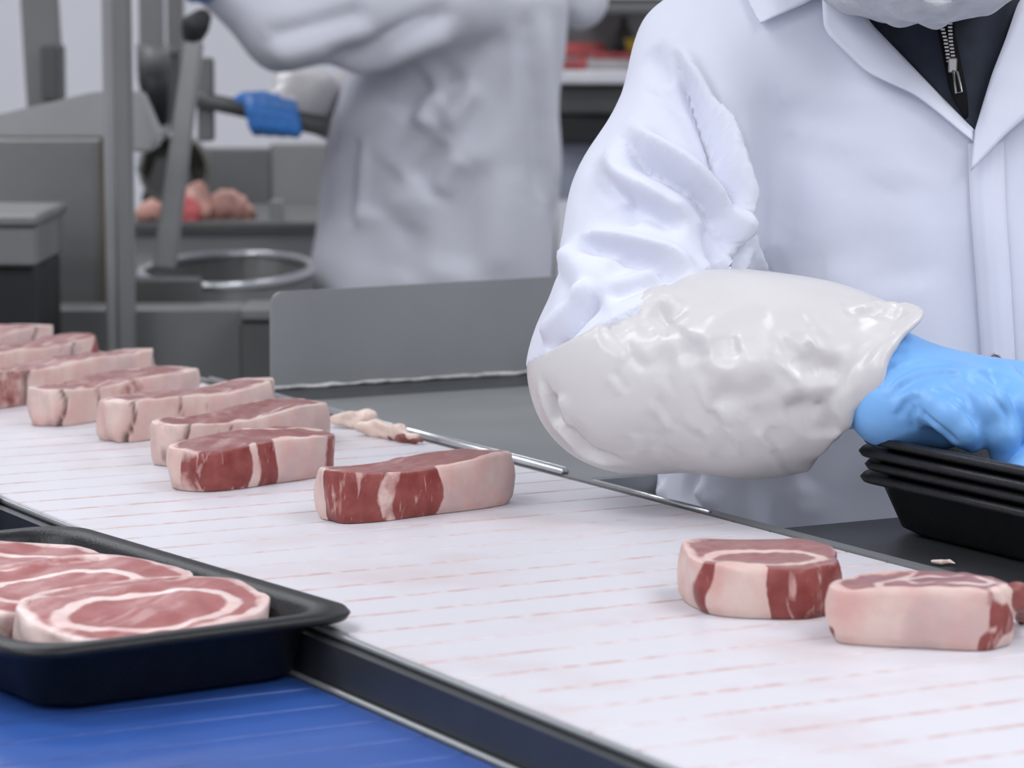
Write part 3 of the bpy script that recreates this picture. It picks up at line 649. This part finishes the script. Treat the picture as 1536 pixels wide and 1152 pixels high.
lp = [ztree(x, y, .018) for x, y in ((1430, 106), (1436, 108), (1443, 138), (1434, 140))]
pt = tube('zipper_pull', lp, .0011, 'zip_metal', jk, 8, True)
# plastic sleeve cover
A0, A1 = np.array(wp(815, 530, 2.40)), np.array(wp(1045, 408, 2.40))
e_ = A1 - A0; cutn = np.cross(e_, Fv); cutn /= np.linalg.norm(cutn)
if cutn[2] > 0: cutn = -cutn
c0_, c1_ = wp(1358, 484, 2.36), wp(1254, 647, 2.36); cn = np.cross(c1_ - c0_, Fv); cn /= np.linalg.norm(cn)
if cn[0] < 0: cn = -cn
def cover_sdf(P):
    o = chain(P, [(EL_R, .0835), (wp(1130, 562, 2.415), .0735), (wp(1230, 563, 2.395), .064), (wp(1335, 570, 2.37), .0552)], .03)
    i = chain(P, [(wp(1240, 568, 2.39), .030), (wp(1300, 571, 2.378), .042), (wp(1400, 576, 2.352), .0475)], .01)
    d = np.maximum(o, (P[0] - A0[0]) * -cutn[0] + (P[1] - A0[1]) * -cutn[1] + (P[2] - A0[2]) * -cutn[2])
    d = np.maximum(d, (P[0] - c0_[0]) * cn[0] + (P[1] - c0_[1]) * cn[1] + (P[2] - c0_[2]) * cn[2])
    ax_ = wp(1400, 572, 2.352) - wp(1230, 563, 2.395); ax_ = ax_ / np.linalg.norm(ax_); o_ = wp(1335, 570, 2.37)
    X, Y, Z = P[0] - o_[0], P[1] - o_[1], P[2] - o_[2]; t_ = X * ax_[0] + Y * ax_[1] + Z * ax_[2]
    rad = np.sqrt(np.maximum(X * X + Y * Y + Z * Z - t_ * t_, 0)); pd_ = (P[0] - c0_[0]) * cn[0] + (P[1] - c0_[1]) * cn[1] + (P[2] - c0_[2]) * cn[2]
    th_ = np.arctan2(Z, Y); hem = np.sqrt((rad - .0515 - .0015 * np.sin(7 * th_)) ** 2 + (pd_ + .003 + .003 * np.sin(5 * th_ + 1)) ** 2) - .0058
    return np.maximum(smin(d, hem, .004), -i)
Vc, Fc = nets(cover_sdf, (0.0, 2.25, .95), (.33, 2.58, 1.20), .0024)
Vc = smooth(Vc, Fc, 2)
g = np.random.default_rng(8); cf = []
for _ in range(34):
    x, y = g.uniform(880, 1240), g.uniform(450, 670); L_ = g.uniform(30, 80); a = math.radians(g.normal(60, 14))
    cf.append(([(x, y), (x + L_ * .5 * math.cos(a) + g.normal(0, 3), y + L_ * .5 * math.sin(a)), (x + L_ * math.cos(a), y + L_ * math.sin(a))], g.uniform(.003, .005), g.uniform(.0006, .0014), g.choice([-1, 1]) * 1.0))
for _ in range(12):
    x, y = g.uniform(850, 1120), g.uniform(450, 660); L_ = g.uniform(90, 180); a = math.radians(g.normal(-5, 16))
    cf.append(([(x, y), (x + L_ * .5 * math.cos(a), y + L_ * .5 * math.sin(a) + g.normal(0, 6)), (x + L_ * math.cos(a), y + L_ * math.sin(a))], g.uniform(.008, .016), g.uniform(.0015, .003), g.choice([-1, 1]) * .6))
cf += [([(812, 560), (830, 620), (880, 675), (950, 698)], .004, .006, -.9), ([(828, 590), (838, 640)], .005, .006, .8), ([(1290, 455), (1320, 470), (1360, 470)], .006, .006, .8), ([(1265, 470), (1300, 462), (1335, 462)], .005, .004, -.7),
       ([(1350, 490), (1308, 520), (1280, 552), (1262, 595)], .005, .0025, .8), ([(1225, 600), (1245, 635), (1250, 655)], .006, .004, .7), ([(1150, 520), (1210, 545), (1270, 560)], .008, .003, .8), ([(1170, 620), (1220, 605), (1265, 600)], .007, .003, .8)]
Vc = sculpt(Vc, Fc, cf); Vc = Vc + normals(Vc, Fc) * waves(Vc, .0004, 70, 5, 14)[:, None]
# crimped end of the cover
dend = np.clip(1 + ((Vc - c0_) @ cn) / .02, 0, 1); Vc = Vc + cn * (dend * waves(Vc, .0022, 80, 6, 6))[:, None]
cov = from_np('sleeve_cover', Vc, Fc, 'plastic_sleeve'); adopt(cov, W1)
# blue glove
G_ = lambda x, y, Y: wp(x, y, Y)
def glove_sdf(P):
    wr = G_(1322, 562, 2.368); heel = G_(1338, 612, 2.338)
    m = {'p': G_(1394, 603, 2.308), 'r': G_(1446, 583, 2.312), 'm': G_(1496, 575, 2.330), 'i': G_(1540, 578, 2.360)}
    d = cone(P, G_(1270, 570, 2.385), wr, .027, .033)
    d = smin(d, cone(P, wr, heel, .033, .0285), .02)
    for k, r in (('p', .017), ('r', .018), ('m', .018), ('i', .018)): d = smin(d, cone(P, wr + (heel - wr) * (.6 if k == 'p' else .25), m[k], .031, r), .014)
    d = smin(d, cone(P, heel, G_(1415, 630, 2.335), .0275, .022), .012)
    fing = [[(m['p'], .0150), (G_(1424, 622, 2.288), .0140), (G_(1446, 644, 2.286), .0130), (G_(1458, 656, 2.292), .0115)],
            [(m['r'], .0160), (G_(1484, 610, 2.290), .0148), (G_(1502, 648, 2.288), .0135), (G_(1508, 680, 2.296), .0118)],
            [(m['m'], .0160), (G_(1540, 608, 2.302), .0148), (G_(1556, 650, 2.300), .0135), (G_(1562, 690, 2.306), .0118)],
            [(m['i'], .0160), (G_(1590, 614, 2.330), .0148), (G_(1606, 652, 2.325), .0135), (G_(1612, 690, 2.325), .0118)],
            [(G_(1400, 585, 2.40), .019), (G_(1450, 612, 2.435), .0165), (G_(1500, 640, 2.45), .0135), (G_(1528, 655, 2.45), .0115)]]
    for k, fg in enumerate(fing): d = smin(d, chain(P, fg, .005), .0045 if k < 4 else .012)
    return d
Vg, Fg = nets(glove_sdf, (.22, 2.24, 1.02), (.47, 2.50, 1.17), .0017); Vg = smooth(Vg, Fg, 2)
gf = [([(1335, 605), (1350, 582), (1378, 566), (1415, 560), (1450, 562)], .0032, .0020, .9), ([(1345, 628), (1358, 606), (1380, 592)], .003, .0016, .9), ([(1358, 550), (1395, 546), (1440, 552)], .0035, .0011, .8), ([(1325, 590), (1345, 562), (1375, 548)], .0035, .0013, .8),
      ([(1372, 648), (1366, 625), (1372, 605)], .003, .0018, -.8), ([(1310, 535), (1335, 524), (1365, 524)], .004, .0014, .8), ([(1310, 570), (1325, 552), (1345, 545)], .004, .0014, .8), ([(1450, 555), (1490, 565), (1520, 580)], .0035, .0010, .7), ([(1392, 578), (1415, 590), (1440, 606), (1462, 630), (1472, 655)], .0028, .0030, 0), ([(1372, 608), (1392, 628), (1418, 648), (1440, 668)], .0028, .0026, 0), ([(1448, 560), (1480, 585), (1510, 620), (1526, 660)], .003, .0026, 0)]
Vg = sculpt(Vg, Fg, gf)
gl = from_np('glove', Vg, Fg, 'glove'); adopt(gl, W1)
gl2V, gl2F = nets(lambda P: smin(chain(P, [(WR_L, .034), (WR_L + np.array([-.05, -.04, -.01]), .036), (WR_L + np.array([-.085, -.07, -.025]), .02)], .02), np.minimum.reduce([chain(P, [(WR_L + np.array([-.07 + .022 * k, -.065 + .0 * k, -.015]), .013), (WR_L + np.array([-.10 + .024 * k, -.10, -.035]), .011), (WR_L + np.array([-.105 + .024 * k, -.105, -.06]), .0095)], .005) for k in range(4)]), .008), WR_L - .16, WR_L + .08, .003)
adopt(from_np('glove', smooth(gl2V, gl2F, 1), gl2F, 'glove'), W1)
# head, body and headwear
HC = wp(1400, -226, 2.50)
foot = lambda s: [((.42 + s * .10, 2.70, .85), .085), ((.42 + s * .12, 2.70, .48), .06), ((.42 + s * .12, 2.73, .10), .045), ((.42 + s * .13, 2.60, .045), .04)]
j1 = {'spine': [((.41, 2.70, .92), .13), ((.40, 2.67, 1.15), .115), ((.385, 2.66, 1.32), .10), ((.37, 2.62, 1.41), .055), (HC + [0, .02, -.05], .055)],
      'arm_r': [(SH_R, .05), (EL_R, .042), (WR_R + [-.03, .01, 0], .028)], 'arm_l': [(SH_L, .05), (EL_L, .042), (WR_L, .026)], 'leg_r': foot(-1), 'leg_l': foot(1)}
b1 = person_body(W1, j1, HC, 0, math.radians(14)); b1.matrix_parent_inverse = inv1; eyes(W1, HC, 0, math.radians(14))
def shell(name, f, lo, hi, h, mat, root, amp=0, freq=80, seed=1):
    V, Fq = nets(f, lo, hi, h); V = smooth(V, Fq, 1)
    if amp: V = V + normals(V, Fq) * waves(V, amp, freq, seed, 12)[:, None]
    return adopt(from_np(name, V, Fq, mat), root)
hy = HC + [0, 0, 0]
def beard(P):
    a = ell(P, wp(1399, -63, 2.452), (.084, .077, .050)); a = smin(a, ell(P, wp(1330, -42, 2.50), (.06, .06, .037)), .02)
    b = ell(P, wp(1414, -52, 2.380), (.036, .055, .027))
    return np.maximum(a, -b)
shell('beard_net', beard, (.2, 2.32, 1.34), (.45, 2.60, 1.52), .003, 'netting', W1, .0022, 110, 4)
shell('hair_net', lambda P: np.maximum(ell(P, HC + [0, .02, .06], (.098, .118, .105)), HC[2] + .035 + (P[1] - HC[1]) * -.5 - P[2]), HC - .16, HC + .2, .005, 'netting', W1, .003, 90, 6)
leg_sdf = lambda P: np.minimum(chain(P, [((.34, 2.69, .9), .10), ((.30, 2.70, .48), .085), ((.30, 2.73, .2), .075)], .03), chain(P, [((.50, 2.69, .9), .10), ((.54, 2.70, .48), .085), ((.54, 2.73, .2), .075)], .03))
shell('trousers', leg_sdf, (.1, 2.5, .1), (.75, 2.9, 1.05), .012, 'trousers', W1)
for s in (-1, 1): shell('boot', lambda P, s=s: np.maximum(chain(P, [((.42 + s * .12, 2.73, .3), .085), ((.42 + s * .12, 2.74, .07), .07), ((.42 + s * .13, 2.58, .055), .055)], .03), -P[2]), (.42 + s * .12 - .12, 2.48, -.02), (.42 + s * .12 + .12, 2.86, .42), .008, 'rubber', W1)

# ---- the worker in the background, seen side on
Y2 = 5.3; W2 = empty('person', (ony(660, 300, Y2)[0], Y2, 0)); tag(W2, 'blurred person in long white coat behind the steel plate, blue-gloved hand on a bar', 'person')
w2 = lambda x, y, dY=0: ony(x, y, Y2 + dY)
c2x = lambda x: (x - 768) / F_PX * Y2
zz2 = lambda y: ony(700, y, Y2)[2]
sl2 = [(.45, c2x(640), Y2, .225, .19), (zz2(430), c2x(645), Y2, .203, .18), (zz2(300), c2x(660), Y2, .203, .18), (zz2(180), c2x(668), Y2, .192, .175), (zz2(90), c2x(690), Y2, .178, .175), (zz2(0), c2x(705), Y2, .162, .17), (zz2(-45), c2x(705), Y2, .12, .13)]
SH2, EL2, HN2 = w2(680, 5, -.16), w2(425, 42, -.22), w2(305, -30, -.24)
def coat2(P):
    d = column(P, sl2); d = smin(d, chain(P, [(SH2, .085), (w2(560, 25, -.2), .080), (EL2, .062), (HN2, .045)], .03), .03)
    d = smin(d, chain(P, [(w2(800, -70, .1), .07), (w2(872, 2, .12), .045), (w2(850, -50, .2), .04)], .02), .02)
    d = smin(d, chain(P, [(w2(640, 40, .19), .075), (w2(550, 130, .2), .062), (w2(500, 165, .14), .05)], .03), .03)
    return d
V2, F2 = nets(coat2, (c2x(260), Y2 - .36, .44), (c2x(930), Y2 + .42, 1.52), .0085); V2 = smooth(V2, F2, 2)
V2 = V2 + normals(V2, F2) * waves(V2, .005, 18, 7, squash=(1.4, 1, .7))[:, None]
V2 = sculpt(V2, F2, [([(690, 10), (620, 40), (560, 75), (480, 92)], .020, .022, .8), ([(560, 10), (470, 40), (385, 62)], .02, .016, .9), ([(650, 120), (620, 145), (600, 180)], .018, .022, .8), ([(700, 105), (660, 150), (640, 185)], .018, .018, .8), ([(670, 210), (640, 250), (625, 280)], .02, .016, .7),
    ([(534, 205), (530, 270), (524, 350)], .010, .016, .6), ([(600, 250), (570, 290), (560, 330)], .03, .012, .6), ([(790, 0), (795, 100), (810, 220), (815, 330)], .02, .018, .9), ([(720, 230), (700, 330), (690, 420)], .035, .014, .6), ([(590, 300), (620, 370), (610, 430)], .03, .010, .6), ([(760, 30), (740, 140), (690, 240)], .03, .010, .5)])
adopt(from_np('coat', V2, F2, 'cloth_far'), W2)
# forearm in a thin sleeve cover, gloved hand around the bar
shell('sleeve_cover', lambda P: chain(P, [(w2(508, 165, .12), .058), (w2(455, 148, .0), .046), (w2(415, 165, -.08), .030)], .02), (c2x(370), Y2 - .2, 1.1), (c2x(580), Y2 + .25, 1.42), .006, 'plastic_sleeve', W2, .004, 60, 3)
def glove2(P):
    d = chain(P, [(w2(425, 168, -.06), .030), (w2(405, 172, -.10), .034)], .02); k = np.array
    for i in range(4):
        x = 378 + 19 * i
        d = smin(d, chain(P, [(w2(x, 152 + 3 * i, -.115), .014), (w2(x + 2, 166 + 3 * i, -.165), .013), (w2(x + 6, 186 + 2 * i, -.165), .0125), (w2(x + 8, 194 + i, -.13), .012)], .006), .008)
    return smin(d, chain(P, [(w2(395, 150, -.08), .016), (w2(368, 150, -.11), .013), (w2(357, 153, -.13), .011)], .006), .008)
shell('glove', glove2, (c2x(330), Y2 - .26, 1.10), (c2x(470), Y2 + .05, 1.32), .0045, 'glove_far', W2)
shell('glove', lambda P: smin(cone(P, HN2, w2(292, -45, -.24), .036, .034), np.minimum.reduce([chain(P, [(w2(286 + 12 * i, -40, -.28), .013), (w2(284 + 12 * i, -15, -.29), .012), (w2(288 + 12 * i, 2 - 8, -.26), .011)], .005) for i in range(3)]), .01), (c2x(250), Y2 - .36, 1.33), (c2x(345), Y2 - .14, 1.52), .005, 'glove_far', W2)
HC2 = w2(640, -190, -.02)
x2 = c2x(670); leg2 = lambda s: [((x2 + .0, Y2 + s * .09, .85), .085), ((x2 - .01, Y2 + s * .1, .48), .06), ((x2 + .01, Y2 + s * .1, .10), .045), ((x2 - .12, Y2 + s * .11, .045), .04)]
j2 = {'spine': [((x2, Y2, .92), .12), ((x2, Y2, 1.15), .11), ((c2x(705), Y2, 1.33), .095), ((c2x(690), Y2, 1.44), .055), (HC2 + [.01, 0, -.04], .05)],
      'arm_r': [(SH2, .05), (EL2, .04), (HN2, .027)], 'arm_l': [(w2(640, 40, .19), .05), (w2(540, 135, .2), .04), (w2(425, 165, -.06), .024)], 'leg_r': leg2(-1), 'leg_l': leg2(1)}
b2 = person_body(W2, j2, HC2, math.radians(-90), math.radians(12), h=.010); b2.matrix_parent_inverse = W2.matrix_basis.inverted(); eyes(W2, HC2, math.radians(-90), math.radians(12))
shell('hair_net', lambda P: np.maximum(ell(P, HC2 + [.02, 0, .05], (.118, .098, .105)), HC2[2] + .02 + (P[0] - HC2[0]) * -.5 - P[2]), HC2 - .17, HC2 + .2, .007, 'netting', W2, .003, 90, 6)
shell('trousers', lambda P: np.minimum(*[chain(P, [((x2, Y2 + s * .075, .9), .085), ((x2, Y2 + s * .09, .45), .08), ((x2, Y2 + s * .1, .2), .075)], .03) for s in (-1, 1)]), (x2 - .2, Y2 - .3, .1), (x2 + .2, Y2 + .3, 1.05), .014, 'trousers', W2)
for s in (-1, 1): shell('boot', lambda P, s=s: np.maximum(chain(P, [((x2, Y2 + s * .1, .3), .085), ((x2 + .01, Y2 + s * .1, .07), .07), ((x2 - .14, Y2 + s * .11, .055), .055)], .03), -P[2]), (x2 - .25, Y2 + s * .1 - .13, -.02), (x2 + .14, Y2 + s * .1 + .13, .42), .01, 'rubber', W2)

# ------------------------------------------------------------------ background machinery
def rect(x0, x1, y0, y1, Y):      # world box face for a photo rectangle at distance Y
    p, q_ = ony(x0, y1, Y), ony(x1, y0, Y); return p[0], q_[0], p[2], q_[2]
def slab(name, x0, x1, y0, y1, Y, depth, mat, parent=None, bev=.004, zlo=None):
    a, b, c, d_ = rect(x0, x1, y0, y1, Y); return box(name, (a, Y, c if zlo is None else zlo), (b, Y + depth, d_), mat, parent, bev)
# hooded machine at the left
M1 = empty('hooded_machine'); tag(M1, 'grey steel machine cabinet with sloping hood at the left edge', 'machine')
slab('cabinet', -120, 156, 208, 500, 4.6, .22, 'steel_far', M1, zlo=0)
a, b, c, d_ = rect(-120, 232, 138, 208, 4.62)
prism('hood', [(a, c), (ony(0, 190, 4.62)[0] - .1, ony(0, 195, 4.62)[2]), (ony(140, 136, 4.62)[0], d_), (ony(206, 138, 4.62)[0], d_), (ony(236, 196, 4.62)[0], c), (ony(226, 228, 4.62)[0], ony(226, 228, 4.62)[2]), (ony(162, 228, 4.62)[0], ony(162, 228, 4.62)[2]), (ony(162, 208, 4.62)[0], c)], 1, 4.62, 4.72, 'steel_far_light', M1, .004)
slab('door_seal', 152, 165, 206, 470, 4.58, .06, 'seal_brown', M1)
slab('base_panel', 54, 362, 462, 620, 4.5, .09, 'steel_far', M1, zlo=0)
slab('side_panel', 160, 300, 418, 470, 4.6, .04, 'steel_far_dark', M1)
t = empty('steel_bin'); tag(t, 'low steel box with a black block as shade in its open front below the hooded machine', 'bin')
slab('rim', -60, 57, 322, 340, 4.2, .28, 'steel_far', t); slab('body', -60, 54, 338, 400, 4.21, .26, 'steel_far', t); slab('opening_shade', -60, 52, 400, 520, 4.23, .24, 'far_black', t, zlo=0)  # solid black block stands in for the shade inside the open front
t = empty('steel_post'); tag(t, 'tall upright grey steel post in front of the hooded machine', 'post')
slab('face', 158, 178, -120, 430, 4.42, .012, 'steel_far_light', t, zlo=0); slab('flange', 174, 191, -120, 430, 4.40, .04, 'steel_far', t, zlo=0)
t = empty('steel_post'); tag(t, 'slanted dark steel post at the far left above the hood', 'post')
p0, p1 = ony(52, -60, 5.6), ony(66, 165, 5.6); pb = p0 + (p1 - p0) * (p0[2] / (p0[2] - p1[2]))
prism('shaft', [(p0[0] - .03, p0[2]), (p0[0] + .03, p0[2]), (pb[0] + .03, 0), (pb[0] - .03, 0)], 1, 5.6, 5.66, 'steel_far', t)
slab('clamp', 62, 86, 68, 152, 5.56, .1, 'steel_far_dark', t)
t = empty('steel_post'); tag(t, 'short dark grey post above the round drum, top left', 'post')
slab('shaft', 250, 271, -90, 82, 6.3, .06, 'steel_far', t); slab('stand', 252, 269, 80, 330, 6.31, .05, 'steel_far_dark', t, zlo=0)
# leaning pale grey bar with a black knob
t = empty('leaning_bar'); tag(t, 'pale grey flat bar leaning diagonally with a black knob on top', 'bar')
def pq(x, y, Y): p = ony(x, y, Y); return (p[0], p[2])
prism('bar', [pq(276, 60, 4.9), pq(304, 62, 4.9), pq(262, 405, 4.9), pq(228, 402, 4.9)], 1, 4.9, 4.93, 'steel_far_light', t, .004)
kb = ony(293, 40, 4.915)
blob('knob', None, None, [(ony(289, 54, 4.915), .016), (kb, .021), (ony(303, 27, 4.915), .015)], 'far_black', 3, h=.004, amp=.0005, parent=t)
# dark funnel
t = empty('dark_funnel'); tag(t, 'dark tapering hopper spout hanging between the two posts', 'funnel')
fx = lambda x, y: ony(x, y, 5.5)
tube('spout', [fx(230, 66), fx(230, 112)], [.030, .028], 'steel_far', t, 20)
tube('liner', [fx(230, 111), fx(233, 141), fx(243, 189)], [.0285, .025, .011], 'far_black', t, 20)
box('hanger', (fx(228, 66)[0] - .02, 5.48, fx(228, 66)[2]), (fx(228, 66)[0] + .02, 5.52, CEIL), 'steel_far', t)
# round drum
t = empty('round_drum'); tag(t, 'round grey-green drum with a pale arc as rim highlight on the meat bench', 'drum')
dc = ony(250, 258, 5.75); dv, df, seg = [], [], 40
prof = [(0, 0), (.03, .0), (.055, .008), (.066, .03), (.068, .07), (.062, .085), (.058, .075), (.055, .03), (0, .026)]
for r, y in prof[1:-1]:
    for k in range(seg): a = 2 * math.pi * k / seg; dv.append((dc[0] + r * math.cos(a), dc[1] + .2 - y, dc[2] + r * math.sin(a)))
nr = len(prof) - 2
for i in range(nr - 1):
    for k in range(seg): df.append((i * seg + k, i * seg + (k + 1) % seg, (i + 1) * seg + (k + 1) % seg, (i + 1) * seg + k))
df += [tuple(range(seg)), tuple((nr - 1) * seg + k for k in range(seg))]
plain('drum', (.22, .22, .19), .5, .3, var=.3, scale=6)
link('shell', mesh('shell', dv, df), 'drum', t)
tube('rim', [(dc[0] + .064 * math.cos(a), dc[1] + .12, dc[2] + .064 * math.sin(a)) for a in np.linspace(math.radians(75), math.radians(185), 16)], .006, 'steel_bright', t, 8)  # bright arc on the left of the rim, a highlight built as geometry
blob('fitting', None, None, [(ony(246, 188, 5.75), .012), (ony(244, 200, 5.75), .014)], 'steel_far_light', 3, h=.004, amp=0, parent=t)
prism('stand', [pq(205, 300, 5.8), pq(228, 240, 5.8), pq(272, 240, 5.8), pq(295, 300, 5.8), pq(290, 318, 5.8), pq(210, 318, 5.8)], 1, 5.87, 5.94, 'steel_far_dark', t)
# meat bench behind the drum with its tray lip
t = empty('meat_bench'); tag(t, 'grey steel bench with raised lip holding meat trimmings', 'bench')
bx0, bx1, bz0, bz1 = rect(186, 500, 322, 345, 5.55)
box('bench_top', (bx0, 5.55, bz0), (bx1, 6.25, bz0 + .008), 'steel_far', t); box('front_lip', (bx0, 5.53, bz0 - .004), (bx1, 5.55, bz0 + .014), 'steel_far_dark', t, .003)
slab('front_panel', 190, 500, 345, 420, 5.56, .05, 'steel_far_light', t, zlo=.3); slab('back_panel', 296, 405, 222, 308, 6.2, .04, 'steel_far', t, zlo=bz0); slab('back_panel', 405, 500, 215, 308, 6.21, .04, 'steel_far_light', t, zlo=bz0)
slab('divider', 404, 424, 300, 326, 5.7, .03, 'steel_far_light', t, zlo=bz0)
for x in (bx0 + .04, bx1 - .04):
    for y in (5.62, 6.15): box('leg', (x - .02, y - .02, 0), (x + .02, y + .02, bz0), 'steel_far', t)
def mt(name, label, pts, mat, seed): blob(name, label, 'meat', [(ony(x, y, Y), r) for x, y, Y, r in pts], mat, seed, h=.006, amp=.003, k=.02)
mt('meat_trimming', 'tall pink lump of meat trimming on the far bench', [(292, 300, 5.75, .020), (297, 288, 5.75, .016), (300, 318, 5.72, .026)], 'far_meat_pale', 2)
mt('meat_trimming', 'pale mound of fatty meat trimming at the right on the far bench', [(318, 316, 5.74, .026), (340, 308, 5.74, .026), (368, 320, 5.74, .020)], 'far_meat_pale', 5)
mt('meat_trimming', 'dark red meat trimming beside the leaning bar on the far bench', [(262, 322, 5.68, .018), (280, 318, 5.70, .022), (286, 326, 5.68, .016)], 'far_meat', 6)
mt('meat_trimming', 'flat pale meat trimming left of the leaning bar on the far bench', [(208, 322, 5.66, .012), (226, 316, 5.66, .014), (240, 316, 5.66, .012)], 'far_meat_pale', 9)
# round wash tub with shiny rim
t = empty('wash_tub'); tag(t, 'open steel wash tub with a shiny curved rim below the meat bench', 'tub')
tcn = ony(318, 415, 4.95); tz = ony(360, 404, 5.0)[2]
ring = lambda rx, ry, z: [(tcn[0] + .02 + rx * math.cos(a), 5.0 + ry * math.sin(a), z) for a in np.linspace(0, 2 * np.pi, 36, endpoint=False)]
tv, tf = [], []
for rx, ry, z in ((.10, .20, tz - .34), (.125, .27, tz - .30), (.135, .32, tz), (.130, .31, tz), (.12, .26, tz - .27), (.09, .18, tz - .29)): tv += ring(rx, ry, z)
for i in range(5):
    for k in range(36): tf.append((i * 36 + k, i * 36 + (k + 1) % 36, (i + 1) * 36 + (k + 1) % 36, (i + 1) * 36 + k))
tf += [tuple(range(36)), tuple(5 * 36 + k for k in range(36))]
link('basin', mesh('basin', tv, tf), 'steel_far_dark', t); tube('rim', ring(.133, .315, tz), .007, 'steel_bright', t, 8, True)
for dx, dy in ((-.07, -.15), (.07, -.15), (-.07, .15), (.07, .15)): box('leg', (tcn[0] + .02 + dx - .015, 5 + dy - .015, 0), (tcn[0] + .02 + dx + .015, 5 + dy + .015, tz - .31), 'steel_far', t)
t = empty('steel_cabinet'); tag(t, 'low dark steel cabinet between the machine base and the upright plate', 'cabinet')
slab('top_edge', 358, 470, 462, 482, 4.35, .12, 'steel_far', t); slab('body', 360, 470, 482, 640, 4.36, .10, 'steel_far_dark', t, zlo=0)
# the bar held by the background worker
t = empty('steel_bar'); tag(t, 'dark steel bar gripped by the blurred worker in blue gloves', 'bar')
tube('rod', [ony(282, 146, 5.17), ony(360, 162, 5.17), ony(430, 178, 5.17), ony(492, 190, 5.16)], [.013, .014, .016, .017], 'steel_far_dark', t, 12)
slab('end_plate', 296, 320, 86, 212, 5.18, .02, 'steel_far', t)
# storage rack at right with meat packs
R1 = empty('storage_rack'); tag(R1, 'steel storage rack behind the workers with a white board shelf', 'rack'); YR = 6.6
slab('shelf_board', 830, 1060, 106, 126, YR, .5, 'white_board', R1); slab('top_rail', 860, 1060, 4, 20, YR, .5, 'steel_far', R1); slab('top_edge', 860, 1060, -3, 4, YR + .02, .5, 'far_black', R1)
slab('back_panel', 830, 1060, 20, 106, YR + .5, .02, 'steel_far_light', R1); slab('drawer', 830, 1060, 130, 172, YR + .05, .4, 'steel_far_dark', R1); slab('lower_shelf', 830, 1060, 176, 214, YR + .02, .4, 'far_black', R1)
slab('lower_panel', 830, 1060, 214, 300, YR + .1, .35, 'far_blue_grey', R1)
for x in (826, 1056): slab('upright', x, x + 10, -60, 400, YR + .42, .06, 'steel_far', R1, zlo=0)
zb = rect(830, 1060, 106, 126, YR)[3]
def pack(name, label, x0, x1, y0, y1, dY, mat, cat='meat'):
    a, b, c, d_ = rect(x0, x1, y0, y1, YR + dY); r = (d_ - c) / 2
    return blob(name, label, cat, [((a + r, YR + dY, (c + d_) / 2), r), ((b - r, YR + dY, (c + d_) / 2), r)], mat, int(x0), h=.006, amp=.002, k=.01)
t = empty('meat_tray'); tag(t, 'flat grey film-wrapped pack of pink meat on the white shelf', 'meat pack')
a, b, c, d_ = rect(874, 985, 82, 106, YR + .15); box('pack', (a, YR + .1, zb), (b, YR + .3, zb + .022), 'wrap_film', t, .006); 
box('meat', (a + .02, YR + .12, zb + .021), (b - .02, YR + .28, zb + .036), 'far_meat', t, .006)
pack('meat_cut', 'bright red cut of meat lying at the front of the white shelf', 834, 882, 88, 107, .05, 'far_meat')
t = empty('meat_crate'); tag(t, 'shallow red crate of meat at the back of the white shelf', 'crate'); a, b, c, d_ = rect(832, 905, 64, 84, YR + .4)
box('body', (a, YR + .34, zb), (b, YR + .48, c), 'wrap_film', t, .004); box('rim', (a - .004, YR + .335, c), (b + .004, YR + .485, d_), 'far_meat', t, .004)
t = empty('yellow_tub'); tag(t, 'small yellow tub on the meat pack, half hidden by the shoulder', 'tub'); a, b, c, d_ = rect(938, 972, 58, 76, YR + .2)
tube('body', [((a + b) / 2, YR + .2, zb + .0355), ((a + b) / 2, YR + .2, d_ - .006)], [.020, .024], 'far_yellow', t, 20); tube('lid', [((a + b) / 2, YR + .2, d_ - .006), ((a + b) / 2, YR + .2, d_)], .026, 'far_yellow', t, 20)
t = empty('dark_bottle'); tag(t, 'dark bottle standing at the back of the white shelf', 'bottle'); bq = ony(936, 60, YR + .43)
tube('body', [(bq[0], bq[1], zb), (bq[0], bq[1], zb + .075), (bq[0], bq[1], zb + .09), (bq[0], bq[1], zb + .10)], [.02, .02, .01, .008], 'bottle_dark', t, 16); tube('cap', [(bq[0], bq[1], zb + .10), (bq[0], bq[1], zb + .112)], .009, 'bottle_dark', t, 16)
